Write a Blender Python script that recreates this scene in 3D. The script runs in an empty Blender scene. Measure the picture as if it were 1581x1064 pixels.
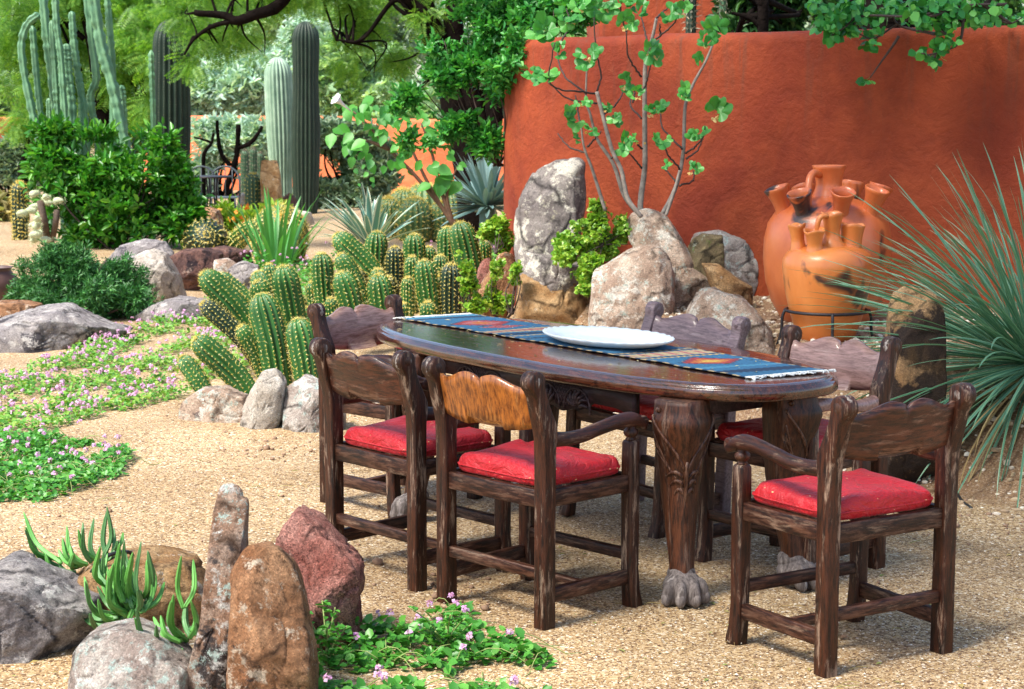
import bpy, math, random
import numpy as np
from mathutils import Vector, noise as mnoise
SC = bpy.context.scene
# ------------------------------------------------------------------ camera, world, sun, exposure
F_PX, CX, CY, PIT, HC = 2800.0, 790.5, 532.0, 0.131, 1.696
cam_data = bpy.data.cameras.new("camera"); cam = bpy.data.objects.new("camera", cam_data)
SC.collection.objects.link(cam); SC.camera = cam
cam.location = (0, 0, HC); cam.rotation_euler = (math.pi / 2 - PIT, 0, 0)
cam_data.sensor_width = 36; cam_data.lens = F_PX / 1581 * 36
cam_data.clip_start = 0.1; cam_data.clip_end = 2000
cam_data.dof.use_dof = True; cam_data.dof.focus_distance = 6.6; cam_data.dof.aperture_fstop = 11
SUN_EL, SUN_AZ = math.radians(56), math.radians(-128)      # azimuth measured clockwise from +Y
w = bpy.data.worlds.new("World"); SC.world = w; w.use_nodes = True
wn = w.node_tree; sky = wn.nodes.new("ShaderNodeTexSky"); sky.sky_type = 'NISHITA'; sky.sun_disc = False
sky.sun_elevation = SUN_EL; sky.sun_rotation = SUN_AZ; sky.dust_density = 1.6; sky.air_density = 1.0
bg = wn.nodes["Background"]; bg.inputs[1].default_value = 0.15
wn.links.new(sky.outputs[0], bg.inputs[0])
sd = bpy.data.lights.new("sun", 'SUN'); sd.energy = 3.8; sd.angle = math.radians(15.0); sd.color = (1, .95, .86)
so = bpy.data.objects.new("sun", sd); SC.collection.objects.link(so)
sv = Vector((math.sin(SUN_AZ) * math.cos(SUN_EL), math.cos(SUN_AZ) * math.cos(SUN_EL), math.sin(SUN_EL)))
so.rotation_euler = sv.to_track_quat('Z', 'Y').to_euler()
SC.view_settings.view_transform = 'Standard'; SC.view_settings.look = 'None'
SC.view_settings.exposure = 1.18; SC.view_settings.gamma = 1
SC.render.engine = 'CYCLES'
try:
    SC.cycles.use_denoising = True
    SC.cycles.max_bounces = 6; SC.cycles.transparent_max_bounces = 4
    SC.cycles.use_adaptive_sampling = True
except Exception: pass
rng = np.random.default_rng(7); random.seed(7)
R = math.radians

# ------------------------------------------------------------------ pixel helpers (photograph pixels -> world)
cp, sp = math.cos(PIT), math.sin(PIT)
def ray(px, py):
    xc = (px - CX) / F_PX; yc = (CY - py) / F_PX
    return np.array([xc, cp + yc * sp, -sp + yc * cp])
def at(px, py, Y):
    d = ray(px, py); t = Y / d[1]; return np.array([d[0] * t, Y, HC + d[2] * t])
def gp(px, py, z=0.0):
    d = ray(px, py); t = (z - HC) / d[2]; return np.array([d[0] * t, d[1] * t, z])
def sstep(a, b, x):
    t = np.clip((x - a) / (b - a), 0, 1); return t * t * (3 - 2 * t)
def vnoise(P, s, seed=0):
    return np.array([mnoise.noise(Vector((p[0] * s + seed * 7.3, p[1] * s + seed * 3.1, p[2] * s - seed * 5.7))) for p in P])
FX = [-1, -.2, .5, 1.0, 1.5, 2.0, 3.0, 6]; FY = [11.2, 11.0, 10.2, 9.1, 8.3, 7.7, 6.9, 5.5]
def h(x, y):
    x = np.asarray(x, float); y = np.asarray(y, float)
    fr = np.interp(x, FX, FY)
    z = .50 * sstep(-.35, .3, x) * sstep(0, 1.1, y - fr)
    z = z + .012 * np.sin(x * 2.3 + 1.1 * np.sin(y * 1.7)) * np.sin(y * 2.1 + .7) * sstep(2, 4, np.abs(x) + np.abs(y - 6))
    z = z + .10 * sstep(12, 24, y) * np.sin(x * .7 + 2) * np.sin(y * .5) + 0
    return z

# ------------------------------------------------------------------ mesh builder
class MB:
    def __init__(s): s.V = []; s.L = []; s.T = []; s.n = 0; s.A = []
    def add(s, V, F, att=None):
        V = np.asarray(V, float).reshape(-1, 3)
        if len(F) == 0: return s
        if isinstance(F, np.ndarray):
            s.L.append((F + s.n).ravel()); s.T.append(np.full(len(F), F.shape[1]))
        else:
            for f in F: s.L.append(np.array(f) + s.n); s.T.append(np.array([len(f)]))
        s.V.append(V); s.A.append(np.zeros(len(V)) if att is None else np.asarray(att, float).ravel()); s.n += len(V)
        return s
    def build(s, name, mat, parent=None, smooth=True, loc=None, attr=None, color=None):
        V = np.concatenate(s.V); L = np.concatenate(s.L).astype(np.int32); T = np.concatenate(s.T).astype(np.int32)
        off = np.zeros(3)
        if parent is not None:
            p = parent
            while p is not None: off += np.array(p.location); p = p.parent
        elif loc is not None: off = np.array(loc, float)
        me = bpy.data.meshes.new(name)
        me.vertices.add(len(V)); me.vertices.foreach_set("co", (V - off).astype(np.float32).ravel())
        me.loops.add(len(L)); me.loops.foreach_set("vertex_index", L)
        st = np.concatenate([[0], np.cumsum(T)[:-1]]).astype(np.int32)
        me.polygons.add(len(T)); me.polygons.foreach_set("loop_start", st); me.polygons.foreach_set("loop_total", T)
        me.polygons.foreach_set("use_smooth", np.full(len(T), smooth))
        me.update(calc_edges=True); me.validate()
        if attr:
            a = me.attributes.new(attr, 'FLOAT', 'POINT'); a.data.foreach_set("value", np.concatenate(s.A).astype(np.float32))
        if color is not None:
            a = me.color_attributes.new("pattern", 'FLOAT_COLOR', 'POINT')
            a.data.foreach_set("color", np.asarray(color, np.float32).ravel())
        if mat is not None: me.materials.append(mat)
        o = bpy.data.objects.new(name, me); SC.collection.objects.link(o)
        if parent is not None: o.parent = parent
        else: o.location = off
        return o
def tag(o, label, cat, group=None, kind=None):
    if label: o['label'] = label
    if cat: o['category'] = cat
    if group: o['group'] = group
    if kind: o['kind'] = kind
    return o
def thing(name, label, cat, loc=(0, 0, 0), group=None, rz=0):
    o = bpy.data.objects.new(name, None); SC.collection.objects.link(o); o.empty_display_size = .1
    o.location = loc; o.rotation_euler = (0, 0, rz); return tag(o, label, cat, group)
def bevel(o, wd=.005, seg=2):
    m = o.modifiers.new("bevel", 'BEVEL'); m.width = wd; m.segments = seg; m.limit_method = 'ANGLE'; m.angle_limit = R(35)
    for p in o.data.polygons: p.use_smooth = True
    return o

def box(m, x0, x1, y0, y1, z0, z1):
    V = [(x, y, z) for z in (z0, z1) for y in (y0, y1) for x in (x0, x1)]
    m.add(V, np.array([[0, 2, 3, 1], [4, 5, 7, 6], [0, 1, 5, 4], [2, 6, 7, 3], [0, 4, 6, 2], [1, 3, 7, 5]])); return m
def frames(P):
    P = np.asarray(P, float); T = np.gradient(P, axis=0); T /= np.linalg.norm(T, axis=1)[:, None] + 1e-12
    n = np.cross(T[0], [0, 0, 1.0]); 
    if np.linalg.norm(n) < 1e-3: n = np.cross(T[0], [0, 1.0, 0])
    n /= np.linalg.norm(n); N = []
    for t in T:
        n = n - t * np.dot(n, t); n /= np.linalg.norm(n) + 1e-12; N.append(n)
    N = np.array(N); return T, N, np.cross(T, N)
def spline(P, n):
    P = np.asarray(P, float)
    if len(P) < 3:
        t = np.linspace(0, 1, n)[:, None]; return P[0] * (1 - t) + P[-1] * t
    Q = np.vstack([2 * P[0] - P[1], P, 2 * P[-1] - P[-2]]); out = []
    ts = np.linspace(0, len(P) - 1, n)
    for t in ts:
        i = min(int(t), len(P) - 2); u = t - i; a, b, c, d = Q[i:i + 4]
        out.append(.5 * ((2 * b) + (-a + c) * u + (2 * a - 5 * b + 4 * c - d) * u * u + (-a + 3 * b - 3 * c + d) * u ** 3))
    return np.array(out)
def ringmesh(m, rings, closed=True, cap=True, att=None):
    rings = np.asarray(rings); nr, k, _ = rings.shape
    i = np.arange(nr - 1)[:, None]; j = np.arange(k if closed else k - 1)[None, :]; j2 = (j + 1) % k
    F = np.stack([i * k + j, i * k + j2, (i + 1) * k + j2, (i + 1) * k + j], -1).reshape(-1, 4)
    m.add(rings.reshape(-1, 3), F, att)
    if cap and closed:
        n0 = m.n - nr * k
        m.L.append(np.arange(k)[::-1] + n0); m.T.append(np.array([k]))
        m.L.append(np.arange(k) + n0 + (nr - 1) * k); m.T.append(np.array([k]))
    return m
def tube(m, P, r, n=8, cap=True, nz=0, seed=0):
    P = np.asarray(P, float); r = np.broadcast_to(np.asarray(r, float), (len(P),))
    T, N, B = frames(P); a = np.linspace(0, 2 * np.pi, n, endpoint=False)
    rr = r[:, None] * np.ones(n)
    if nz: rr = rr * (1 + nz * np.random.default_rng(seed).normal(size=rr.shape))
    rings = P[:, None] + rr[..., None] * (np.cos(a)[None, :, None] * N[:, None] + np.sin(a)[None, :, None] * B[:, None])
    return ringmesh(m, rings, cap=cap)
def lathe(m, prof, c=(0, 0, 0), n=32, wob=None, cap=True):
    a = np.linspace(0, 2 * np.pi, n, endpoint=False); prof = np.asarray(prof, float)
    rings = np.zeros((len(prof), n, 3))
    rr = prof[:, 0][:, None] * (1 if wob is None else wob(a, prof[:, 1][:, None]))
    rings[..., 0] = rr * np.cos(a); rings[..., 1] = rr * np.sin(a); rings[..., 2] = prof[:, 1][:, None]
    return ringmesh(m, rings + np.array(c), cap=cap)
def prism(m, poly, axis, a, b):
    """extrude 2D polygon; axis 0: poly=(y,z) along x; 1: poly=(x,z) along y; 2: poly=(x,y) along z"""
    poly = np.asarray(poly, float); k = len(poly); V = []
    for s in (a, b):
        for p in poly:
            V.append({0: (s, p[0], p[1]), 1: (p[0], s, p[1]), 2: (p[0], p[1], s)}[axis])
    F = [[i, (i + 1) % k, (i + 1) % k + k, i + k] for i in range(k)] + [list(range(k))[::-1], list(range(k, 2 * k))]
    m.add(V, F); return m
def blob(m, c, r, n=14, k=9, rot=0, nz=0, seed=0):
    c = np.asarray(c, float); r = np.broadcast_to(np.asarray(r, float), (3,)); rings = []
    rg = np.random.default_rng(seed)
    for i in range(k):
        ph = math.pi * (i + .02) / (k - 1 + .04); a = np.linspace(0, 2 * np.pi, n, endpoint=False)
        x = r[0] * math.sin(ph) * np.cos(a); y = r[1] * math.sin(ph) * np.sin(a); z = -r[2] * math.cos(ph) * np.ones(n)
        cr, sr = math.cos(rot), math.sin(rot); g = 1 + nz * rg.normal(size=n)
        rings.append(np.stack([(x * cr - y * sr) * g, (x * sr + y * cr) * g, z], -1))
    return ringmesh(m, np.array(rings) + c)

# leaf templates
def T_ovate(w=.55, f=.1, fold=.12):
    V = [(0, 0, 0), (.28, .5 * w, fold), (.68, .42 * w, fold), (1, 0, -f), (.68, -.42 * w, fold), (.28, -.5 * w, fold)]
    return np.array(V), np.array([[0, 3, 2, 1], [0, 5, 4, 3]])
def T_frond(n=9, ll=.26, lw=.05, droop=.15):
    V = []; F = []
    for i in range(n):
        x = .12 + .86 * i / (n - 1); z = -droop * x * x
        for s in (-1, 1):
            l = ll * (1 - .35 * abs(x - .5)); b = len(V)
            V += [(x, 0, z), (x + .2 * l, s * l * .5, z + .01), (x + .35 * l, s * l, z - .03), (x + .2 * l + lw, s * l * .5, z - .01)]
            F.append([b, b + 1, b + 2, b + 3])
    b = len(V); V += [(0, .008, 0), (1, .004, -droop), (1, -.004, -droop), (0, -.008, 0)]; F.append([b, b + 1, b + 2, b + 3])
    return np.array(V), np.array(F)
def T_cluster(n=5, w=.5, sp=.9, seed=0):
    rg = np.random.default_rng(seed); V0, F0 = T_ovate(w); V = []; F = []
    for i in range(n):
        a = rg.uniform(-2.4, 2.4) if n > 3 else (i - (n - 1) / 2) * 1.1; el = rg.uniform(-.4, .7); s = rg.uniform(.5, 1)
        ca, sa, ce, se = math.cos(a), math.sin(a), math.cos(el), math.sin(el)
        X = np.array([ca * ce, sa * ce, se]); Y = np.array([-sa, ca, 0]); Z = np.cross(X, Y)
        o = np.array([rg.uniform(0, sp), 0, 0])
        F.append(F0 + len(V) * 1 if False else F0 + sum(len(v) for v in V)); V.append(o + s * (V0[:, :1] * X + V0[:, 1:2] * Y + V0[:, 2:] * Z))
    return np.concatenate(V), np.concatenate(F)
def T_sprig(n=12, seed=1, l=.4, w=.05, spread=.8):
    rg = np.random.default_rng(seed); V = []; F = []
    for i in range(n):
        x = i / n * .8; a = rg.uniform(0, 6.28); d = np.array([.8, spread * math.cos(a), spread * math.sin(a)]); d /= np.linalg.norm(d)
        s = np.cross(d, rg.normal(size=3)); s /= np.linalg.norm(s); o = np.array([x, 0, 0]); b = len(V)
        V += [o, o + d * l * .5 + s * w, o + d * l, o + d * l * .5 - s * w]; F.append([b, b + 1, b + 2, b + 3])
    return np.array(V), np.array(F)
def inst(m, tpl, P, X, N, s):
    V0, F0 = tpl; P = np.asarray(P, float); n = len(P)
    X = X / (np.linalg.norm(X, axis=1)[:, None] + 1e-9); Y = np.cross(N, X); Y /= np.linalg.norm(Y, axis=1)[:, None] + 1e-9
    Z = np.cross(X, Y); s = np.broadcast_to(np.asarray(s, float), (n,))[:, None, None]
    V = P[:, None] + s * (V0[None, :, 0:1] * X[:, None] + V0[None, :, 1:2] * Y[:, None] + V0[None, :, 2:3] * Z[:, None])
    F = (F0[None] + (np.arange(n) * len(V0))[:, None, None]).reshape(-1, F0.shape[1])
    m.add(V.reshape(-1, 3), F); return m
def rdir(n, rg=rng):
    d = rg.normal(size=(n, 3)); return d / np.linalg.norm(d, axis=1)[:, None]
def cloud(m, tpl, clumps, n, size, rg=rng, up=.5, out=.8, shell=.5, droop=0.0, thin=0.0):
    """clumps: list of (center, radii)"""
    W = np.array([r[0] * r[1] * r[2] if np.ndim(r) else r ** 3 for _, r in clumps]) ** (2 / 3); W = W / W.sum()
    for (c, r), wt in zip(clumps, W):
        k = max(3, int(n * wt)); d = rdir(k, rg); rad = rg.uniform(0, 1, k) ** shell
        P = np.array(c) + d * rad[:, None] * np.broadcast_to(np.asarray(r, float), (3,))
        if thin:   # keep leaves in sub-clumps, so gaps show through
            f = np.array([mnoise.noise(Vector(p * thin)) for p in P]); P = P[f > -.05]; d = d[f > -.05]; k = len(P)
        X = d * out + rdir(k, rg) * .8; X[:, 2] -= droop
        N = rdir(k, rg) * .7 + np.array([0, 0, up + .3])
        inst(m, tpl, P, X, N, size * rg.uniform(.6, 1.25, k))
    return m

# ------------------------------------------------------------------ materials
def _new(name):
    m = bpy.data.materials.new(name); m.use_nodes = True; nt = m.node_tree; return m, nt, nt.nodes["Principled BSDF"]
def nd(nt, t, **k):
    n = nt.nodes.new(t)
    for a, b in k.items():
        if a.startswith('i_'): n.inputs[int(a[2:])].default_value = b
        else: setattr(n, a, b)
    return n
def L(nt, a, b): nt.links.new(a, b)
def coord(nt, sc=(1, 1, 1), rot=(0, 0, 0), kind='Object'):
    tc = nd(nt, "ShaderNodeTexCoord"); mp = nd(nt, "ShaderNodeMapping")
    mp.inputs['Scale'].default_value = sc; mp.inputs['Rotation'].default_value = rot
    L(nt, tc.outputs[kind], mp.inputs[0]); return mp.outputs[0]
def tnoise(nt, v, scale, det=5, rough=.55, dist=0):
    n = nd(nt, "ShaderNodeTexNoise"); n.inputs['Scale'].default_value = scale; n.inputs['Detail'].default_value = det
    n.inputs['Roughness'].default_value = rough; n.inputs['Distortion'].default_value = dist; L(nt, v, n.inputs['Vector']); return n.outputs[0]
def ramp(nt, v, stops, interp='LINEAR'):
    r = nd(nt, "ShaderNodeValToRGB"); cr = r.color_ramp; cr.interpolation = interp
    while len(cr.elements) < len(stops): cr.elements.new(.5)
    for e, (p, c) in zip(cr.elements, stops):
        e.position = p; e.color = (c, c, c, 1) if np.ndim(c) == 0 else (*c, 1)
    L(nt, v, r.inputs[0]); return r.outputs[0]
def mix(nt, f, a, b, mode='MIX'):
    n = nd(nt, "ShaderNodeMix", data_type='RGBA', blend_type=mode)
    for s, v in ((0, f), (6, a), (7, b)):
        if hasattr(v, 'links') or hasattr(v, 'is_linked'): L(nt, v, n.inputs[s])
        elif s == 0: n.inputs[0].default_value = v
        else: n.inputs[s].default_value = (*v, 1)
    return n.outputs[2]
def bump(nt, hgt, b, st=.5, dist=.01, prev=None):
    n = nd(nt, "ShaderNodeBump"); n.inputs['Strength'].default_value = st; n.inputs['Distance'].default_value = dist
    L(nt, hgt, n.inputs['Height'])
    if prev is not None: L(nt, prev, n.inputs['Normal'])
    if b is not None: L(nt, n.outputs[0], b.inputs['Normal'])
    return n.outputs[0]
def leafmat(name, c1, c2, c3=None, rough=.45, trans=.35, spec=.5):
    m, nt, b = _new(name); g = nd(nt, "ShaderNodeNewGeometry")
    st = [(0, c1), (.55, c2)] + ([(1, c3)] if c3 else [(1, c2)])
    col = ramp(nt, g.outputs['Random Per Island'], st)
    nz = tnoise(nt, coord(nt), 2.2, 2); col = mix(nt, .5, col, ramp(nt, nz, [(.3, (.55, .6, .5)), (.7, (1, 1, 1))]), 'MULTIPLY')
    L(nt, col, b.inputs['Base Color']); b.inputs['Roughness'].default_value = rough; b.inputs['Specular IOR Level'].default_value = spec
    t = nd(nt, "ShaderNodeBsdfTranslucent"); tc = mix(nt, 1, col, (1.0, 1.0, .45), 'MULTIPLY'); L(nt, tc, t.inputs[0])
    ms = nd(nt, "ShaderNodeMixShader"); ms.inputs[0].default_value = trans
    L(nt, b.outputs[0], ms.inputs[1]); L(nt, t.outputs[0], ms.inputs[2]); L(nt, ms.outputs[0], nt.nodes["Material Output"].inputs[0])
    return m
def wood(name, axis='z', dark=(.020, .008, .005), mid=(.10, .035, .018), wear=(.36, .24, .17), wamt=.5, rough=.38, bump_s=.35, coat=0.0):
    m, nt, b = _new(name)
    sc = {'z': (6, 6, .8), 'x': (.8, 6, 6), 'y': (6, .8, 6)}[axis]
    oi = nd(nt, "ShaderNodeObjectInfo"); tc = nd(nt, "ShaderNodeTexCoord"); mp = nd(nt, "ShaderNodeMapping")
    add = nd(nt, "ShaderNodeVectorMath", operation='SCALE'); add.inputs[0].default_value = (9, 7, 5); L(nt, oi.outputs['Random'], add.inputs[3])
    L(nt, tc.outputs['Object'], mp.inputs[0]); L(nt, add.outputs[0], mp.inputs[1]); mp.inputs[3].default_value = sc
    v = mp.outputs[0]
    g = tnoise(nt, v, 15, 10, .72, .25); big = tnoise(nt, v, 1.8, 4)
    col = ramp(nt, g, [(.38, dark), (.56, mid), (.8, tuple(min(1, c * 1.5) for c in mid))])
    col = mix(nt, ramp(nt, big, [(.4, 0), (.7, .65)]), col, dark)
    wv = tnoise(nt, v, 5.5, 10, .75, .35); fine = tnoise(nt, v, 50, 6, .8)
    wm = mix(nt, 1, ramp(nt, wv, [(.58 - .06 * wamt, 0), (.66 - .06 * wamt, 1)]), ramp(nt, fine, [(.35, .25), (.6, 1)]), 'MULTIPLY')
    wf = mix(nt, 1, wm, (min(1, wamt * 1.2),) * 3, 'MULTIPLY')
    col = mix(nt, wf, col, wear)
    ge = nd(nt, 'ShaderNodeNewGeometry'); ew = mix(nt, 1, ramp(nt, ge.outputs['Pointiness'], [(.55, 0), (.66, 1)]), ramp(nt, g, [(.48, 0), (.60, .6)]), 'MULTIPLY'); col = mix(nt, ew, col, wear)
    L(nt, col, b.inputs['Base Color'])
    L(nt, ramp(nt, wv, [(.4, rough), (.7, min(.9, rough + .3))]), b.inputs['Roughness'])
    bp = bump(nt, g, None, bump_s, .004); bump(nt, fine, b, bump_s * .7, .002, bp)
    b.inputs['Specular IOR Level'].default_value = .32; b.inputs['Coat Weight'].default_value = coat; b.inputs['Coat Roughness'].default_value = .12
    return m
def rockmat(name, c1, c2, dark=(.06, .05, .05), pale=(.6, .58, .52), damt=.4, pamt=.3, lichen=None, lamt=.3, sc=1.0, seed=0, speck=.5):
    m, nt, b = _new(name); tc = nd(nt, "ShaderNodeTexCoord"); mp = nd(nt, "ShaderNodeMapping"); mp.inputs[1].default_value = (seed * 1.7, seed * .9, seed * 2.3)
    L(nt, tc.outputs['Object'], mp.inputs[0]); v = mp.outputs[0]
    a = tnoise(nt, v, 7 * sc, 8, .65, .2); d = tnoise(nt, v, 4.2 * sc, 12, .70, .1); f = tnoise(nt, v, 120, 6, .75); q = tnoise(nt, v, 22 * sc, 12, .75, .1)
    col = ramp(nt, a, [(.38, c1), (.52, tuple((x + y) / 2 for x, y in zip(c1, c2))), (.60, c2)])
    col = mix(nt, ramp(nt, q, [(.36, .85), (.46, 0)]), col, tuple(x * .35 for x in c1))
    th = .33 + .17 * damt; col = mix(nt, ramp(nt, d, [(th - .03, .92), (th + .012, 0)]), col, dark)
    p = tnoise(nt, v, 9 * sc, 14, .78, .1); tp_ = .62 - .12 * pamt
    col = mix(nt, ramp(nt, p, [(tp_ - .01, 0), (tp_ + .03, .9)]), col, pale)
    if lichen:
        l = tnoise(nt, v, 13 * sc, 14, .82, .05); tl = .64 - .16 * lamt; col = mix(nt, ramp(nt, l, [(tl, 0), (tl + .02, .92)]), col, lichen)
    # thin dark cracks
    vc = nd(nt, "ShaderNodeTexVoronoi", feature='DISTANCE_TO_EDGE'); vc.inputs['Scale'].default_value = 3.1 * sc
    wn_ = nd(nt, "ShaderNodeTexNoise"); wn_.inputs['Scale'].default_value = 5; wn_.inputs['Detail'].default_value = 8; L(nt, v, wn_.inputs['Vector'])
    mx = nd(nt, "ShaderNodeMix", data_type='VECTOR'); mx.inputs[0].default_value = .22; L(nt, v, mx.inputs[4]); L(nt, wn_.outputs['Color'], mx.inputs[5]); L(nt, mx.outputs[1], vc.inputs['Vector'])
    ck = ramp(nt, vc.outputs['Distance'], [(0.0, 1), (.05, 0)]); ck = mix(nt, 1, ck, ramp(nt, a, [(.45, 0), (.55, 1)]), 'MULTIPLY')
    col = mix(nt, ck, col, tuple(x * .25 for x in c1))
    vo = nd(nt, "ShaderNodeTexVoronoi"); vo.inputs['Scale'].default_value = 230; L(nt, v, vo.inputs['Vector'])
    sp_ = nd(nt, "ShaderNodeSeparateColor"); L(nt, vo.outputs['Color'], sp_.inputs[0])
    col = mix(nt, speck, col, ramp(nt, sp_.outputs[0], [(0, .25), (.25, .75), (.75, 1.05), (1, 1.7)]), 'MULTIPLY')
    L(nt, col, b.inputs['Base Color']); b.inputs['Roughness'].default_value = .85; b.inputs['Specular IOR Level'].default_value = .3
    bp = bump(nt, q, None, 1.0, .035); bp = bump(nt, d, None, .8, .05, bp); bp = bump(nt, ck, None, -1.0, .04, bp); bump(nt, f, b, .9, .012, bp)
    return m
def simple(name, c, rough=.6, var=.25, sc=12, metal=0, bs=.2, c2=None, bd=.005):
    m, nt, b = _new(name); n = tnoise(nt, coord(nt), sc, 6, .65)
    c2 = c2 or tuple(min(1, x * (1 + var)) for x in c)
    L(nt, ramp(nt, n, [(.3, tuple(x * (1 - var) for x in c)), (.7, c2)]), b.inputs['Base Color'])
    b.inputs['Roughness'].default_value = rough; b.inputs['Metallic'].default_value = metal
    if bs: bump(nt, n, b, bs, bd)
    return m
def gravelmat():
    m, nt, b = _new("gravel"); v = coord(nt)
    def vor(scale, stops, dist_out=False):
        vo = nd(nt, "ShaderNodeTexVoronoi"); vo.inputs['Scale'].default_value = scale; vo.inputs['Randomness'].default_value = 1
        L(nt, v, vo.inputs['Vector']); s = nd(nt, "ShaderNodeSeparateColor"); L(nt, vo.outputs['Color'], s.inputs[0])
        return ramp(nt, s.outputs[0], stops), vo.outputs['Distance'], s.outputs[1]
    big = tnoise(nt, v, .9, 6, .6); med = tnoise(nt, v, 5, 6, .65); fin = tnoise(nt, v, 40, 5, .7)
    c1, d1, r1 = vor(200, [(0, (.035, .018, .010)), (.14, (.15, .075, .03)), (.3, (.36, .215, .09)), (.6, (.52, .355, .17)), (.88, (.70, .53, .31)), (1, (.95, .86, .70))])
    c2, d2, r2 = vor(105, [(0, (.12, .055, .025)), (.5, (.42, .28, .135)), (.9, (.62, .47, .28)), (1, (.88, .81, .68))])
    col = mix(nt, ramp(nt, r2, [(.55, 0), (.6, 1)], ), c1, c2)
    soil = mix(nt, fin, (.13, .058, .030), (.32, .175, .10))
    sx = nd(nt, "ShaderNodeSeparateXYZ"); L(nt, v, sx.inputs[0])
    at_ = nd(nt, "ShaderNodeAttribute"); at_.attribute_name = "soil"
    ad = nd(nt, "ShaderNodeMath", operation='ADD'); L(nt, at_.outputs['Fac'], ad.inputs[0]); L(nt, ramp(nt, med, [(.35, 0), (.75, .45)]), ad.inputs[1])
    sm = ramp(nt, ad.outputs[0], [(.3, 0), (1.0, .62)])
    col = mix(nt, sm, col, soil)
    col = mix(nt, .6, col, ramp(nt, big, [(.38, (.66, .58, .48)), (.62, (1.08, 1.06, 1.03))]), 'MULTIPLY')
    gr = ramp(nt, d1, [(0, 1), (.75, .4)]); col = mix(nt, .5, col, gr, 'MULTIPLY')
    L(nt, col, b.inputs['Base Color']); b.inputs['Roughness'].default_value = .85
    bp = bump(nt, d1, None, -.9, .008); bp = bump(nt, d2, None, -.5, .012, bp); bump(nt, med, b, .5, .04, bp)
    return m
M = {}
M['gravel'] = gravelmat()
M['chip'] = leafmat('stone_chips', (.22, .13, .07), (.52, .38, .24), (.85, .78, .68), .8, 0)
M['post'] = wood('dark_wood_upright', 'z', (.006, .0022, .0014), (.062, .017, .0065), wear=(.42, .29, .20), wamt=.62)
M['rail'] = wood('dark_wood_rail', 'x', (.006, .0022, .0014), (.058, .015, .006), wear=(.36, .23, .15), wamt=.42)
M['railside'] = wood('dark_wood_side', 'y', (.006, .0022, .0014), (.058, .015, .006), wear=(.36, .23, .15), wamt=.42)
M['cap'] = wood('worn_scroll', 'z', (.012, .005, .003), (.08, .03, .015), wear=(.50, .44, .38), wamt=.8)
M['back'] = wood('dark_back', 'x', (.010, .004, .003), (.09, .024, .010), wear=(.30, .17, .11), wamt=.5, rough=.33, coat=.15)
M['backgold'] = wood('golden_back', 'z', (.09, .020, .003), (.42, .13, .020), wear=(.55, .26, .07), wamt=.3, rough=.33, coat=.3)
M['backpink'] = wood('pink_worn_sheen', 'x', (.16, .075, .058), (.34, .20, .17), wear=(.42, .28, .17), wamt=.5, rough=.3, coat=.25)  # worn wood, base colours lightened to carry reflected sky
M['backgrey'] = wood('grey_worn_sheen', 'x', (.075, .045, .048), (.19, .125, .13), wear=(.34, .26, .26), wamt=.4, rough=.3, coat=.3)  # purple grey of reflected sky mixed into the worn base colours
M['backrose'] = wood('rose_worn_sheen', 'x', (.15, .075, .058), (.33, .19, .16), wear=(.42, .3, .26), wamt=.4, rough=.28, coat=.35)  # sky sheen put into the base colours of worn wood
M['ttop'] = wood('table_top', 'y', (.014, .005, .003), (.11, .030, .011), wear=(.25, .12, .06), wamt=.25, rough=.10, bump_s=.12, coat=1.0)
M['tleg'] = wood('table_leg', 'z', (.008, .003, .002), (.095, .030, .012), wamt=.35, rough=.36)
M['tapron'] = wood('table_apron', 'y', (.012, .005, .006), (.045, .018, .018), wear=(.2, .14, .13), wamt=.2, rough=.42)
M['claw'] = wood('greyed_claw', 'z', (.06, .047, .042), (.20, .165, .15), wear=(.42, .37, .33), wamt=.6, rough=.8)

def cushmat():
    m, nt, b = _new("red_cushion"); v = coord(nt); n = tnoise(nt, v, 5, 4); vo = nd(nt, "ShaderNodeTexVoronoi"); vo.inputs['Scale'].default_value = 62
    mp = nd(nt, "ShaderNodeMapping"); mp.inputs[3].default_value = (1, .6, 1); L(nt, v, mp.inputs[0]); L(nt, mp.outputs[0], vo.inputs['Vector'])
    s = nd(nt, "ShaderNodeSeparateColor"); L(nt, vo.outputs['Color'], s.inputs[0])
    k = mix(nt, 1, ramp(nt, s.outputs[0], [(.80, 0), (.82, 1)]), ramp(nt, vo.outputs['Distance'], [(.13, 1), (.17, 0)]), 'MULTIPLY')
    col = ramp(nt, n, [(.3, (.38, .003, .008)), (.7, (.52, .006, .012))])
    col = mix(nt, k, col, (.75, .45, .20)); L(nt, col, b.inputs['Base Color'])
    b.inputs['Roughness'].default_value = .5; b.inputs['Sheen Weight'].default_value = .05
    w1 = tnoise(nt, v, 11, 5, .6, 1.2); wv = tnoise(nt, v, 420, 2); bp = bump(nt, w1, None, .9, .03); bump(nt, wv, b, .12, .001, bp)
    return m
M['cushion'] = cushmat()
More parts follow.
